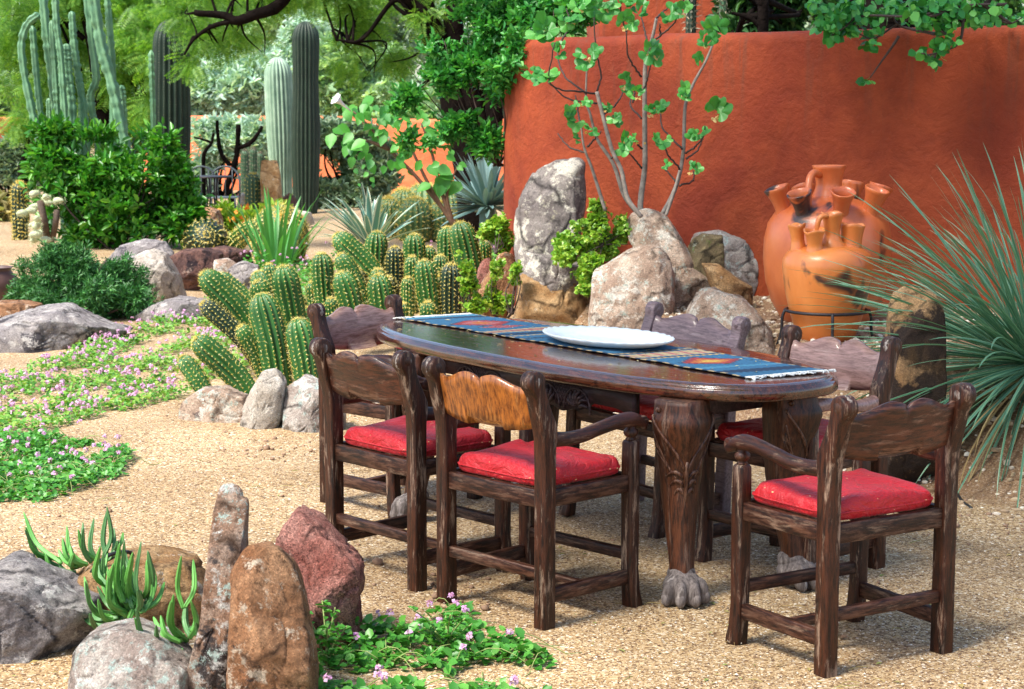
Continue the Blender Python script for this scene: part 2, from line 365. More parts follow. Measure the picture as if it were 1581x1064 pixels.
def plaster(name, c1, c2, stain=(.12, .05, .03)):
    m, nt, b = _new(name); v = coord(nt); a = tnoise(nt, v, 1.1, 8, .6, .6); f = tnoise(nt, v, 30, 6, .7); g = tnoise(nt, v, 5, 10, .72, .3)
    col = ramp(nt, a, [(.36, c1), (.60, c2)]); col = mix(nt, ramp(nt, g, [(.3, .45), (.55, 0)]), col, tuple(x * .62 for x in c1))
    # rain streaks running down from the top of the wall
    vs = coord(nt, (5, 5, .35)); st = tnoise(nt, vs, 2.5, 6, .7); sx = nd(nt, "ShaderNodeSeparateXYZ"); L(nt, v, sx.inputs[0])
    top = ramp(nt, sx.outputs[2], [(.0, 0), (1, 1)])
    mr = nd(nt, "ShaderNodeMapRange"); L(nt, sx.outputs[2], mr.inputs[0]); mr.inputs[1].default_value = 1.35; mr.inputs[2].default_value = 2.08
    k = mix(nt, 1, ramp(nt, st, [(.52, 0), (.72, .8)]), mr.outputs[0], 'MULTIPLY'); col = mix(nt, k, col, stain)
    pl = tnoise(nt, v, 9, 10, .8); col = mix(nt, ramp(nt, pl, [(.60, 0), (.72, .30)]), col, (.50, .17, .08))
    L(nt, col, b.inputs['Base Color']); b.inputs['Roughness'].default_value = .78; b.inputs['Specular IOR Level'].default_value = .3
    bp = bump(nt, g, None, .6, .05); bump(nt, f, b, .45, .01, bp); return m
M['wall'] = plaster('terracotta_plaster', (.19, .024, .007), (.32, .056, .015))
M['wallfar'] = plaster('orange_plaster', (.62, .14, .05), (.72, .20, .08))

# ------------------------------------------------------------------ ground
def axis(a, b, d, lo, hi, n=26):
    c = np.arange(a, b, d); l = a - np.geomspace(d, a - lo, n)[::-1]; r = c[-1] + np.geomspace(d, hi - c[-1], n); return np.concatenate([l, c, r])
gx = axis(-4, 4.2, .06, -300, 300); gy = axis(3.2, 15, .06, -20, 500)
X, Y = np.meshgrid(gx, gy); Z = h(X, Y)
near = (np.abs(X) < 5) & (Y > 3) & (Y < 16)
Pn = np.stack([X, Y, 0 * X], -1)[near]; Z[near] += .010 * vnoise(Pn, 2.2) + .005 * vnoise(Pn, 7, 3)
V = np.stack([X, Y, Z], -1).reshape(-1, 3); ny, nx = X.shape
i = np.arange(ny - 1)[:, None]; j = np.arange(nx - 1)[None]
Fg = np.stack([i * nx + j, i * nx + j + 1, (i + 1) * nx + j + 1, (i + 1) * nx + j], -1).reshape(-1, 4)
soil = np.clip(sstep(-.35, .3, X) * sstep(-.5, .3, Y - np.interp(X, FX, FY)), 0, 1).reshape(-1)
gm = MB(); gm.add(V, Fg, soil); g_ = gm.build('ground', M['gravel'], attr='soil'); tag(g_, 'tan decomposed granite gravel ground of the garden', 'ground', kind='structure')
def hz(x, y): return float(h(x, y))

# dark clods, twigs and fallen leaflets
M['clod'] = simple('soil_clod', (.26, .16, .10), .95, .5, 40, 0, .6)
rgl = np.random.default_rng(77); m = MB()
cen = [(395, 700, 40, 60), (690, 905, 30, 60), (640, 900, 40, 40), (330, 690, 60, 40), (470, 700, 40, 40), (830, 860, 120, 90), (1180, 900, 120, 60), (1500, 800, 60, 120), (560, 700, 60, 60), (460, 640, 80, 30), (520, 1000, 50, 40), (120, 840, 80, 40), (800, 700, 300, 200), (1400, 760, 100, 200), (600, 800, 900, 400)]
for x, y, r, nn in cen:
    for k in range(nn // 2):
        q = gp(x + rgl.normal() * r, max(580, y + rgl.normal() * r * .35)); q[2] = hz(q[0], q[1]); s_ = rgl.gamma(2, .0028) + .002; blob(m, q + (0, 0, s_ * .3), (s_, s_ * rgl.uniform(.6, 1), s_ * .6), 6, 4, rgl.uniform(0, 3), .12, int(rgl.integers(1e6)))
tag(m.build('soil_clods', M['clod'], smooth=True), 'small dark soil clods and crumbs lying among the gravel', 'soil', kind='stuff')
m = MB()
for k in range(150):
    q = gp(rgl.uniform(-20, 1600), rgl.uniform(640, 1080)); q[2] = hz(q[0], q[1]) + .004; a = rgl.uniform(0, 6.28); l = rgl.uniform(.02, .09); d = np.array([math.cos(a), math.sin(a), 0]); tube(m, spline([q, q + d * l * .5 + (0, rgl.normal() * .005, .004), q + d * l], 5), .0012, 4)
n = 900; Pq = np.array([gp(rgl.uniform(-20, 1600), rgl.uniform(620, 1080)) for _ in range(n)]); Pq[:, 2] = h(Pq[:, 0], Pq[:, 1]) + .004
a = rgl.uniform(0, 6.28, n); inst(m, (np.array([(0, 0, 0), (.5, .2, .12), (1, 0, .02), (.5, -.2, .05)]), np.array([[0, 1, 2, 3]])), Pq, np.stack([np.cos(a), np.sin(a), 0 * a], -1), np.tile([0, 0, 1.], (n, 1)), rgl.gamma(2.5, .005, n) + .004)
M['fallen'] = leafmat('fallen_leaflets', (.16, .09, .03), (.42, .28, .10), (.20, .26, .06), .8, .1)
tag(m.build('leaf_litter', M['fallen'], smooth=False), 'dry twigs and fallen leaflets scattered on the gravel around the chairs', 'litter', kind='stuff')
# stones on the soil bed by the wall
m = MB()
for k in range(7000):
    x = rgl.uniform(-.1, 3.6); y = rgl.uniform(7.3, 12.0)
    if y < np.interp(x, FX, FY) - .4: continue
    s_ = rgl.gamma(2, .0045) + .003; q = np.array([x, y, hz(x, y) + s_ * .2]); blob(m, q, (s_, s_ * rgl.uniform(.5, 1), s_ * .55), 6, 4, rgl.uniform(0, 3), .12, k)
tag(m.build('bed_pebbles', M['chip'], smooth=False), 'pebbles and grit on the raised soil bed by the wall', 'gravel', kind='stuff')
# loose chips on the gravel
n = 9000; px = rng.uniform(-60, 1640, n); py = rng.uniform(560, 1090, n) 
P = np.array([gp(a, b) for a, b in zip(px, py)]); P[:, 2] = h(P[:, 0], P[:, 1]) + .004
chipV = np.array([(1, 0, 0), (-.5, .8, 0), (-.6, -.7, 0), (.1, .1, .6)]); chipF = np.array([[0, 1, 3], [1, 2, 3], [2, 0, 3]])
m = MB(); a = rng.uniform(0, 6.28, n); inst(m, (chipV, chipF), P, np.stack([np.cos(a), np.sin(a), rng.normal(size=n) * .2], -1), np.tile([0, 0, 1.], (n, 1)), rng.gamma(3, .0008, n) + .0015)
tag(m.build('gravel_chips', M['chip'], smooth=False), 'loose pale stone chips scattered over the gravel', 'gravel', kind='stuff')
#@@PART2
# ------------------------------------------------------------------ chairs
WB, WF, DD = .474, .52, .40
def arc(cx, cy, r, a0, a1, n):
    return [(cx + r * math.cos(R(a)), cy + r * math.sin(R(a))) for a in np.linspace(a0, a1, n)]
POST = [(.027, 0), (.027, .40), (.029, .60), (.036, .645), (.034, .675), (.020, .705), (.000, .745), (-.016, .785), (-.022, .812)] + arc(-.056, .826, .036, 15, 235, 12) + \
       [(-.064, .775), (-.055, .735), (-.042, .69), (-.030, .64), (-.027, .56), (-.026, .30), (-.028, 0)]
def sheet(m, xs, ztop, zbot, yfun, th):
    """solid curved board between x stations"""
    n = len(xs); k = 7; rings = []
    for x in xs:
        zt, zb = ztop(x), zbot(x); zz = np.linspace(zb, zt, k)
        fr = [(x, yfun(x, z) + th / 2 * (0.55 if i in (0, k - 1) else 1), z) for i, z in enumerate(zz)]
        bk = [(x, yfun(x, z) - th / 2 * (0.55 if i in (0, k - 1) else 1), z) for i, z in list(enumerate(zz))[::-1]]
        rings.append(fr + bk)
    return ringmesh(m, np.array(rings))
def make_chair():
    T = thing('armchair', '', 'chair')
    legs = []
    for s in (-1, 1):
        m = MB(); prism(m, POST, 0, s * WB / 2 - .0265, s * WB / 2 + .0265)
        o = bevel(m.build('back_post', M['post'], T), .007, 3)
        m = MB(); blob(m, (s * WB / 2, -.056, .826), (.030, .0375, .0375), 16, 9)
        m.build('scroll_cap', M['cap'], o)
    for s in (-1, 1):
        x = s * (WF / 2 - .012); m = MB(); rings = []
        for z, hw, oy in [(0, .029, .016), (.02, .029, .014), (.06, .026, .006), (.14, .0245, 0), (.40, .026, 0), (.52, .025, 0), (.575, .024, 0), (.583, .019, 0)]:
            c = .30 * hw
            ring = [(x + a, DD + oy + b, z) for a, b in [(-hw, -hw + c), (-hw + c, -hw), (hw - c, -hw), (hw, -hw + c), (hw, hw - c), (hw - c, hw), (-hw + c, hw), (-hw, hw - c)]]
            rings.append(ring)
        ringmesh(m, np.array(rings)); o = bevel(m.build('front_leg', M['post'], T), .003, 2)
        m = MB(); lathe(m, [(.018, .583), (.018, .588), (.014, .592), (.021, .598), (.0255, .607), (.024, .617), (.016, .624), (.017, .632), (.015, .638)], (x, DD, 0), 18)
        m.build('turned_neck', M['post'], o)
        # arm
        m = MB(); pts = []; xb = s * (WB / 2 - .002)
        ys = np.linspace(.02, DD + .052, 26); rings = []
        for y in ys:
            t = (y - .02) / (DD + .032); xc = xb + (x - xb) * t + s * .012 * math.sin(math.pi * t)
            zt = .662 - .010 * math.sin(min(1, t / .45) * math.pi) + .022 * sstep(.35, .8, t) - .004
            th = .050 - .010 * math.sin(math.pi * min(1, t * 1.1))
            if t > .86: u = (t - .86) / .14; zt -= .030 * u * u * 1.1; th = .042 + .022 * (1 - u) * u * 4 * .4 - .006 * u
            hw = .022 + .006 * sstep(.6, .95, t); zb = zt - th; c = .012
            rings.append([(xc - hw, y, zb + c * .6), (xc - hw + c * .6, y, zb), (xc + hw - c * .6, y, zb), (xc + hw, y, zb + c * .6), (xc + hw, y, zt - c), (xc + hw * .55, y, zt - .002), (xc, y, zt), (xc - hw * .55, y, zt - .002), (xc - hw, y, zt - c)])
        ringmesh(m, np.array(rings)); ao = m.build('armrest', M['railside'], T)
        m = MB(); yc, zc = DD + .040, .640; rr = []
        for a in np.linspace(0, 2 * np.pi, 20, endpoint=False): rr.append((yc + .0235 * math.cos(a), zc + .0235 * math.sin(a)))
        prism(m, rr, 0, x - .0275, x + .0275); bevel(m.build('arm_scroll', M['railside'], ao), .005, 2)
        # side rail and stretcher
        for nm, z0, z1, hw in (('side_rail', .408, .466, .014), ('side_stretcher', .088, .138, .013)):
            xa = s * (WB / 2 - .004); xe = x; m = MB(); y0, y1 = .025, DD - .022
            V = [(xx + a, y, z) for (xx, y) in ((xa, y0), (xe, y1)) for z in (z0, z1) for a in (-hw, hw)]
            m.add(V, np.array([[0, 1, 3, 2], [4, 6, 7, 5], [0, 4, 5, 1], [2, 3, 7, 6], [0, 2, 6, 4], [1, 5, 7, 3]])); bevel(m.build(nm, M['railside'], T), .004)
    for nm, y, z0, z1, wd in (('back_rail', 0, .406, .466, WB / 2 - .025), ('back_stretcher', 0, .168, .206, WB / 2 - .025), ('front_rail', DD, .408, .466, WF / 2 - .036), ('front_stretcher', DD, .168, .206, WF / 2 - .036), ('middle_stretcher', DD * .5, .096, .128, (WB + WF) / 4 - .02)):
        m = MB(); box(m, -wd, wd, y - .014, y + .014, z0, z1); bevel(m.build(nm, M['rail'], T), .004)
    # backrest board with a twin-arched top
    w2 = WB / 2 - .022
    def zt(x):
        u = abs(x) / w2; a = .796 + .036 * math.exp(-((u - .28) / .36) ** 2) + .012 * sstep(.85, 1, u)
        return a - .013 * max(0, 1 - u / .07)
    zb = lambda x: .648 + .022 * (abs(x) / w2) ** 2.5
    yf = lambda x, z: -.012 - .035 * ((z - .65) / .17) ** 1.5 * (z > .65) - .022 * (1 - (x / w2) ** 2)
    m = MB(); sheet(m, np.linspace(-w2, w2, 61), zt, zb, yf, .026); m.build('backrest', M['back'], T)
    # seat cushion
    def ol(s, n=72):
        t = np.linspace(0, 2 * np.pi, n, endpoint=False); c, q = np.cos(t), np.sin(t); e = 8.0
        x = np.sign(c) * abs(c) ** (2 / e); y = np.sign(q) * abs(q) ** (2 / e)
        hw = (.212 + (.238 - .212) * (y + 1) / 2); return x * hw * s, .198 + y * .188 * s + (1 - s) * 0
    rings = []; rg = np.random.default_rng(3); ph = rg.uniform(0, 6.28, 8)
    for s, z in [(.90, .4665), (.975, .468), (1.0, .474), (1.012, .482), (1.018, .490), (1.012, .498), (1.0, .508), (.975, .518), (.94, .524), (.87, .529), (.74, .532), (.55, .533), (.35, .532), (.15, .531), (.03, .531)]:
        x, y = ol(s); t = np.linspace(0, 2 * np.pi, len(x), endpoint=False)
        wz = .0035 * sum(np.sin((k + 3) * t + ph[k]) for k in range(6)) * (s > .7) * sstep(.472, .50, z)
        wz = wz + .006 * np.sin(x * 19 + 1 + 8 * y) * np.sin(y * 16 + x * 5) * (z > .52)
        wr = 1 + .006 * np.sin(9 * t + ph[6]) * (z > .47)
        rings.append(np.stack([x * wr, .198 + (y - .198) * wr, z + wz * .6], -1))
    m = MB(); ringmesh(m, np.array(rings)); cu = m.build('seat_cushion', M['cushion'], T)
    x, y = ol(1.022); m = MB(); P = np.stack([x, y, .492 + .0015 * np.sin(np.arange(len(x)))], -1)
    tube(m, np.vstack([P, P[:2]]), .0035, 6, cap=False); m.build('piping', M['cushion'], cu)
    return T
def kids(o): return [c for c in SC.collection.objects if c.parent == o]
def copy_tree(o, parent=None, swap=None):
    c = o.copy(); SC.collection.objects.link(c); c.parent = parent
    if swap and c.type == 'MESH' and o.name.split('.')[0] in swap:
        c.material_slots[0].link = 'OBJECT'; c.material_slots[0].material = swap[o.name.split('.')[0]]
    for ch in CH.get(o.name, []): copy_tree(ch, c, swap)
    return c
chair0 = make_chair(); CH = {}
for o in list(SC.collection.objects):
    if o.parent is not None: CH.setdefault(o.parent.name, []).append(o)
CHAIRS = [  # x, y, heading, tilt, backrest material, label
 (-.059, 5.919, -.798, (0, 0), 'backgold', 'dark wooden armchair with a golden orange varnished backrest on the near side'),
 (1.143, 5.389, .544, (0, 0), None, 'dark armchair standing alone at the near right end of the table'),
 (-.496, 6.412, -.821, (0, 0), None, 'dark wooden armchair with a scuffed streaky brown backrest, left of the golden backed chair'),
 (-.640, 7.84, -2.27, (0, 0), 'backpink', 'armchair with a worn pinkish brown backrest, sky sheen in its colour, in front of the cacti'),
 (.700, 7.50, 2.334, (0, R(-3.0)), 'backgrey', 'armchair with a worn greyish purple backrest, sky sheen in its colour, in front of the rock pile'),
 (1.19, 6.72, 2.28, (0, 0), 'backrose', 'armchair with a shiny rose grey backrest, sky sheen in its colour, in front of the clay jars')]
for k, (x, y, th, tl, bm, lab) in enumerate(CHAIRS):
    sw = {'backrest': M[bm]} if bm else {}
    if bm == 'backgrey': sw.update(back_post=M['backgrey'], scroll_cap=M['backgrey'])
    if bm == 'backrose': sw.update(armrest=M['backrose'])
    c = copy_tree(chair0, None, sw) if k else chair0
    if k == 0:
        for o in CH[c.name]:
            if o.name.startswith('backrest'): o.material_slots[0].link = 'OBJECT'; o.material_slots[0].material = M[bm]
    c.location = (x, y, hz(x, y) - .004); c.rotation_euler = (tl[0], tl[1], th)
    tag(c, lab, 'chair', 'wooden armchairs around the table')
    if k > 0 and not bm:
        for o in SC.collection.objects:
            if o.parent == c and o.name.startswith('backrest'): o.material_slots[0].link = 'OBJECT'; o.material_slots[0].material = M['back']

# ------------------------------------------------------------------ table
TX, TY, TA, TLA, TLB = .284, 7.065, -.93, 1.21, .465     # local y of the table = its long axis
TAB = thing('dining_table', 'long oval carved dark wooden table with claw feet under the blue runner', 'table', (TX, TY, hz(TX, TY)))
# built in local axes: y = long axis, x = short axis
def sup(a, b, off, n=160, e=2.6):
    t = np.linspace(0, 2 * np.pi, n, endpoint=False); c, s = np.cos(t), np.sin(t)
    return np.stack([(b - off) * np.sign(c) * abs(c) ** (2 / e), (a - off) * np.sign(s) * abs(s) ** (2 / e)], -1)
def lpart(mb, name, mat, parent, **k):
    """build in the table's own frame (parent chain already placed)"""
    loc = []; p = parent
    o = mb.build(name, mat, None, **k); o.parent = parent; return o
m = MB(); rings = []
for off, z in [(.22, .760), (.05, .760), (.026, .760), (.023, .7575), (.020, .7585), (.012, .758), (.008, .752), (.0075, .748), (.002, .7465), (-.001, .742), (-.002, .73), (-.001, .715), (.004, .707), (.02, .7065), (.12, .7065)]:
    q = sup(TLA, TLB, off); z_ = z + (0.0012 * np.sin(np.arange(160) * .9) * np.sin(np.arange(160) * .23) if off < .02 else 0)
    rings.append(np.stack([q[:, 0], q[:, 1], z_ + 0 * q[:, 0]], -1))
ringmesh(m, np.array(rings)); lpart(m, 'tabletop', M['ttop'], TAB)
# apron boards with shaped lower edge and carving
def apron(length, ornaments):
    n = 90; xs = np.linspace(-length / 2, length / 2, n); bot = []
    for x in xs:
        z = .628
        for c, wd, dp in ornaments:
            u = abs(x - c) / wd
            if u < 1: z -= dp * (1 - u ** 2.4) * (1 + .12 * math.cos(u * 9))
        e = (length / 2 - abs(x)) / .12
        if e < 1: z -= .035 * (1 - e) ** 2
        bot.append(z)
    return xs, bot
def carve(m, c, s, y, sc):
    """shell and leaf carving in relief on plane x=y ; c = position along y"""
    for k in range(7):
        a = R(20 + k * 22); r1 = .085 * sc * (1 + .1 * (k % 2))
        P = [(y, c + s * (.012 * math.cos(a)), .600 + .01 * math.sin(a)), (y + .006, c + s * .6 * r1 * math.cos(a), .600 + .62 * r1 * math.sin(a)), (y, c + s * r1 * math.cos(a - .25), .600 + r1 * math.sin(a - .25) * .95)]
        tube(m, spline(P, 7), [.003, .006, .0075, .008, .0075, .005, .002], 6)
    P = [(y, c + s * .095 * sc * math.cos(R(a)), .597 + .095 * sc * math.sin(R(a))) for a in range(-10, 200, 15)]; tube(m, P, .005, 6)
for s in (-1, 1):
    xs, bot = apron(1.42, [(-.22, .17, .045), (.30, .17, .045)]); m = MB(); x0 = s * .335
    V = []
    for x, z in zip(xs, bot): V += [(x0 - .012, x, z), (x0 + .012, x, z), (x0 + .012, x, .706), (x0 - .012, x, .706)]
    ringmesh(m, np.array(V).reshape(-1, 4, 3)); ap = lpart(m, 'side_apron', M['tapron'], TAB)
    xo = x0 + s * .013
    for c in (-.22, .30):
        m = MB(); carve(m, c - .09, -1, xo, .8); carve(m, c + .09, 1, xo, .8)
        for k in range(-4, 5):
            tube(m, [(xo, c + k * .016 - .03, .60), (xo, c + k * .016 + .03, .68)], .0018, 4); tube(m, [(xo, c + k * .016 + .03, .60), (xo, c + k * .016 - .03, .68)], .0018, 4)
        lpart(m, 'carving', M['tapron'], ap)
    m = MB(); y0 = s * .86 + .05; box(m, -.28, .28, y0 - .012, y0 + .012, .630, .7055); bevel(lpart(m, 'end_apron', M['tapron'], TAB), .003)
def table_leg(u, v, du, dv):
    """u along the table, v across; (du,dv) the outward diagonal"""
    T_ = np.array([dv, du]) / math.hypot(du, dv); S_ = np.array([-T_[1], T_[0]]); rings = []
    prof = [(.1, .052, .040, .045), (.13, .050, .040, .042), (.20, .036, .044, .044), (.30, .022, .054, .054), (.40, .010, .063, .064), (.50, .014, .074, .076), (.58, .030, .090, .092), (.635, .036, .098, .100), (.66, .030, .090, .092), (.7055, .024, .086, .086)]
    zz = np.linspace(.1, .7055, 40); pr = np.array(prof); m = MB()
    for z in zz:
        off = np.interp(z, pr[:, 0], pr[:, 1]); hw = np.interp(z, pr[:, 0], pr[:, 2])
        c = np.array([v, u]) + T_ * off * .9; ring = []
        for k in range(24):
            a = 2 * np.pi * k / 24; ca, sa = math.cos(a), math.sin(a); e = 1.35   # diamond-like section, a ridge facing outward
            x = np.sign(ca) * abs(ca) ** (2 / e); y = np.sign(sa) * abs(sa) ** (2 / e); q = c + (T_ * x + S_ * y) * hw * 1.12
            ring.append((q[0], q[1], z))
        rings.append(ring)
    ringmesh(m, np.array(rings)); leg = lpart(m, 'carved_leg', M['tleg'], TAB)
    # relief: ribs sweeping from the shoulders to the ridge, little leaves below
    m = MB()
    def onleg(z, w):   # w -1..1 across the two outward faces, 0 = the ridge
        off = np.interp(z, pr[:, 0], pr[:, 1]); hw = np.interp(z, pr[:, 0], pr[:, 2]) * 1.12; c = np.array([v, u]) + T_ * off * .9
        e = 1.35; a = w * math.pi / 2; ca, sa = math.cos(a), math.sin(a)
        q = c + (T_ * abs(ca) ** (2 / e) + S_ * np.sign(sa) * abs(sa) ** (2 / e)) * (hw + .001); return (q[0], q[1], z)
    for s in (-1, 1):
        tube(m, [onleg(z, s * w_) for z, w_ in zip(np.linspace(.655, .47, 14), np.linspace(.93, .10, 14) ** 1.0 * 1)], np.linspace(.005, .0065, 14), 6)
        for j in range(3):
            tube(m, [onleg(z, s * w_) for z, w_ in zip(np.linspace(.60 - .03 * j, .47 - .02 * j, 8), np.linspace(.90, .55 - .12 * j, 8))], .003, 5)
            tube(m, [onleg(z, s * w_) for z, w_ in zip(.44 - .03 * j + .022 * np.sin(np.linspace(0, 3, 8)), np.linspace(.12, .62 - .1 * j, 8))], [.003, .006, .0075, .008, .007, .006, .004, .002], 6)
    tube(m, [onleg(z, 0) for z in np.linspace(.50, .36, 8)], [.004, .007, .009, .009, .008, .007, .005, .002], 6)
    blob(m, onleg(.675, -.75), (.011, .011, .011), 10, 7)
    lpart(m, 'leaf_carving', M['tleg'], leg)
    # claw foot
    m = MB(); c = np.array([v, u]) + T_ * .06; rot = math.atan2(T_[1], T_[0])
    blob(m, (c[0], c[1], .062), (.072, .070, .056), 24, 15, rot, .015, 1); blob(m, (*(c - T_ * .02), .100), (.052, .050, .042), 18, 11, rot)
    for k, a in enumerate((-62, -21, 21, 62)):
        ar = rot + R(a); q = c + np.array([math.cos(ar), math.sin(ar)]) * .044
        blob(m, (q[0], q[1], .050), (.047, .026, .050), 20, 13, ar, .02, k)
        q2 = c + np.array([math.cos(ar), math.sin(ar)]) * .074; blob(m, (q2[0], q2[1], .030), (.022, .019, .028), 14, 9, ar, .02, k)
    lpart(m, 'claw_foot', M['claw'], leg)
# legs: (u, v, outward u, outward v)
for a in ((.93, .33, .9, .45), (1.02, -.075, .9, -.55), (-.58, .36, -.5, .6), (-.60, -.26, -.6, -.5)): table_leg(a[0], a[1], a[2], a[3])
for o in CH and []: pass
# local +y = long axis direction (cos TA, sin TA): rotate by TA - 90deg ; local +x then points to the near-left side
TAB.rotation_euler = (0, 0, TA - math.pi / 2)
def tloc(P):   # table-local -> world
    P = np.asarray(P, float); c, s = math.cos(TA - math.pi / 2), math.sin(TA - math.pi / 2)
    return np.stack([TX + P[..., 0] * c - P[..., 1] * s, TY + P[..., 0] * s + P[..., 1] * c, P[..., 2] + hz(TX, TY)], -1)

# runner, woven colours laid down thread by thread as a colour attribute
def runner_color(u, v):
    """u 0..1 along (left to right), v -1..1 across"""
    blue = np.array([.030, .135, .24]); dk = np.array([.012, .035, .075]); lb = np.array([.06, .22, .33]); tan = np.array([.46, .34, .18]); red = np.array([.33, .035, .03]); org = np.array([.50, .14, .03]); yel = np.array([.62, .36, .06]); ros = np.array([.42, .12, .12]); grn = np.array([.06, .16, .12])
    c = blue.copy(); j = math.floor(abs(v) * 14) / 14
    def band(a, b, col):
        nonlocal c
        if a < u < b: c = col.copy()
    band(0, .025, lb); band(.03, .05, dk); band(.27, .285, tan); band(.285, .30, ros); band(.30, .312, tan); band(.325, .35, dk); band(.36, .37, tan); band(.40, .41, dk)
    if .425 < u < .66: c = blue
    band(.66, .668, dk); band(.668, .675, tan); band(.675, .685, dk); band(.69, .735, tan); band(.74, .748, dk); band(.75, .756, yel)
    if .695 < u < .73 and (math.floor((v + 1) * 9) % 3 == 0): c = ros
    band(.885, .90, lb); band(.93, .96, dk)
    for uc, hu, hv, c1, c2, c3 in ((.15, .050, .72, red, ros, org), (.56, .040, .50, ros, org, ros), (.82, .045, .66, red, org, yel), (.22, .018, .6, ros, red, ros)):
        d = abs(u - uc) / hu + math.floor(abs(v) / hv * 7) / 7
        if d < 1: c = c1
        if d < .66: c = c2
        if d < .33: c = c3
        if abs(d - 1.06) < .05: c = dk
    if abs(v) > .95: c = dk if math.floor(u * 70) % 2 else tan
    return c
NU, NV = 420, 90; loc = MB()
crn = [np.array([-1.13]), 0]
u_ = np.linspace(0, 1, NU); v_ = np.linspace(-1, 1, NV)
rg5 = np.random.default_rng(5); RC = []; RV = []
LN, RN = (-1.155, .10), (1.00, .10)       # table-local (u, v) of the near corners, then far corners
LF, RF = (-1.10, -.265), (1.07, -.245)
for a in u_:
    for b in v_:
        t = (b + 1) / 2; U = (LN[0] * (1 - a) + RN[0] * a) * (1 - t) + (LF[0] * (1 - a) + RF[0] * a) * t
        W = (LN[1] * (1 - a) + RN[1] * a) * (1 - t) + (LF[1] * (1 - a) + RF[1] * a) * t
        W += .004 * math.sin(a * 23) + .003 * math.sin(a * 51 + 1)
        z = .7635 + .0018 * (math.sin(a * 60 + b * 2) * math.sin(a * 17) + 1)
        RV.append((W, U, z)); c = runner_color(min(.999, max(0, a + .004 * math.sin(b * 40) * rg5.uniform(.3, 1))), b); RC.append((*(c * rg5.uniform(.75, 1.3)), 1))
i = np.arange(NU - 1)[:, None]; j = np.arange(NV - 1)[None]
Fr = np.stack([i * NV + j, (i + 1) * NV + j, (i + 1) * NV + j + 1, i * NV + j + 1], -1).reshape(-1, 4)
RV = tloc(np.array(RV)); loc.add(RV, Fr)
mr_, nt, b_ = _new('woven_wool'); at_ = nd(nt, "ShaderNodeAttribute"); at_.attribute_name = 'pattern'; wv = tnoise(nt, coord(nt), 350, 3, .7)
L(nt, mix(nt, .5, at_.outputs['Color'], ramp(nt, wv, [(.3, .6), (.7, 1.25)]), 'MULTIPLY'), b_.inputs['Base Color']); b_.inputs['Roughness'].default_value = .85; bump(nt, wv, b_, .5, .003)
def flip(F): return F[:, ::-1]
run = loc.build('table_runner', mr_, None, loc=tuple(tloc(np.array([0, 0, .76]))), color=RC)
tag(run, 'blue woven table runner with red and orange motifs and white fringe lying along the table', 'runner')
sm = run.modifiers.new('thick', 'SOLIDIFY'); sm.thickness = .002; sm.offset = 1
M['fringe'] = simple('white_cotton', (.74, .72, .66), .8, .15, 40)
rg = np.random.default_rng(9)
for side, base in ((0, 0), (1, NU - 1)):
    m = MB()
    for k in range(70):
        p = RV[base * NV + min(NV - 1, int(rg.uniform(0, NV)))]; d = (RV[base * NV] - RV[(NU - 1 if base == 0 else 0) * NV + 0]); d = d / np.linalg.norm(d)
        sd_ = np.array([-d[1], d[0], 0]); l = rg.uniform(.02, .045); P = [p + (0, 0, .001), p + d * l * .5 + sd_ * rg.normal() * .010 + (0, 0, .004), p + d * l + sd_ * rg.normal() * .022 + (0, 0, -.0005)]
        tube(m, spline(P, 5), [.0022, .0025, .0025, .002, .0025], 5)
    if side:
        for k in range(3):
            p = RV[base * NV + 2 + k * 2]; P = [p, p + d * .025 + (0, 0, .003), p + d * .045 + sd_ * -.01 * k + (0, 0, -.004)]; tube(m, spline(P, 6), .004, 6)
    m.build('fringe', M['fringe'], run)
# dry debris on table and runner
m = MB(); n = 260; a = rg.uniform(0, 6.28, n); q = np.stack([rg.uniform(-.36, .36, n), rg.uniform(-1.05, 1.05, n), np.full(n, .7685)], -1); q[:, 2] = np.where((q[:, 0] < .10) & (q[:, 0] > -.25), .7695, .7612)
inst(m, (np.array([(0, 0, 0), (.5, .12, .1), (1, 0, 0), (.5, -.12, .02)]), np.array([[0, 1, 2, 3]])), tloc(q), np.stack([np.cos(a), np.sin(a), 0 * a], -1), np.tile([0, 0, 1.], (n, 1)), rg.gamma(2.5, .004, n) + .004)
M['litter'] = leafmat('dry_litter', (.35, .24, .10), (.62, .48, .22), (.8, .7, .4), .8, .1)
tag(m.build('leaf_litter', M['litter'], None, smooth=False), 'tiny dry leaflets and straw scattered over the table top', 'litter', kind='stuff')
# platter
M['enamel'] = simple('white_glaze', (.80, .84, .84), .35, .05, 8, bs=.1)
pc = tloc(np.array([-.08, .045, .7705])); m = MB(); n = 144; t = np.linspace(0, 2 * np.pi, n, endpoint=False); rings = []
for s, z, sc_ in [(.02, .006, 0), (.4, .006, 0), (.66, .008, 0), (.72, .016, 0), (.78, .021, .2), (.92, .027, .7), (.99, .033, 1), (1.0, .030, 1), (.97, .022, .9), (.80, .006, .2), (.62, 0, 0), (.1, 0, 0)]:
    k = 1 + .022 * sc_ * np.abs(np.sin(t * 17)) - .01 * sc_; x = .195 * s * k * np.cos(t); y = .315 * s * k * np.sin(t)
    zz = z + .003 * sc_ * np.abs(np.sin(t * 17)); rings.append(np.stack([x, y, zz], -1))
ringmesh(m, np.array(rings)[::-1]); pl = m.build('platter', M['enamel'], None); pl.location = pc; pl.rotation_euler = (0, 0, TA - math.pi / 2 + .06)
tag(pl, 'large oval white serving platter with a scalloped rim on the blue runner', 'platter')
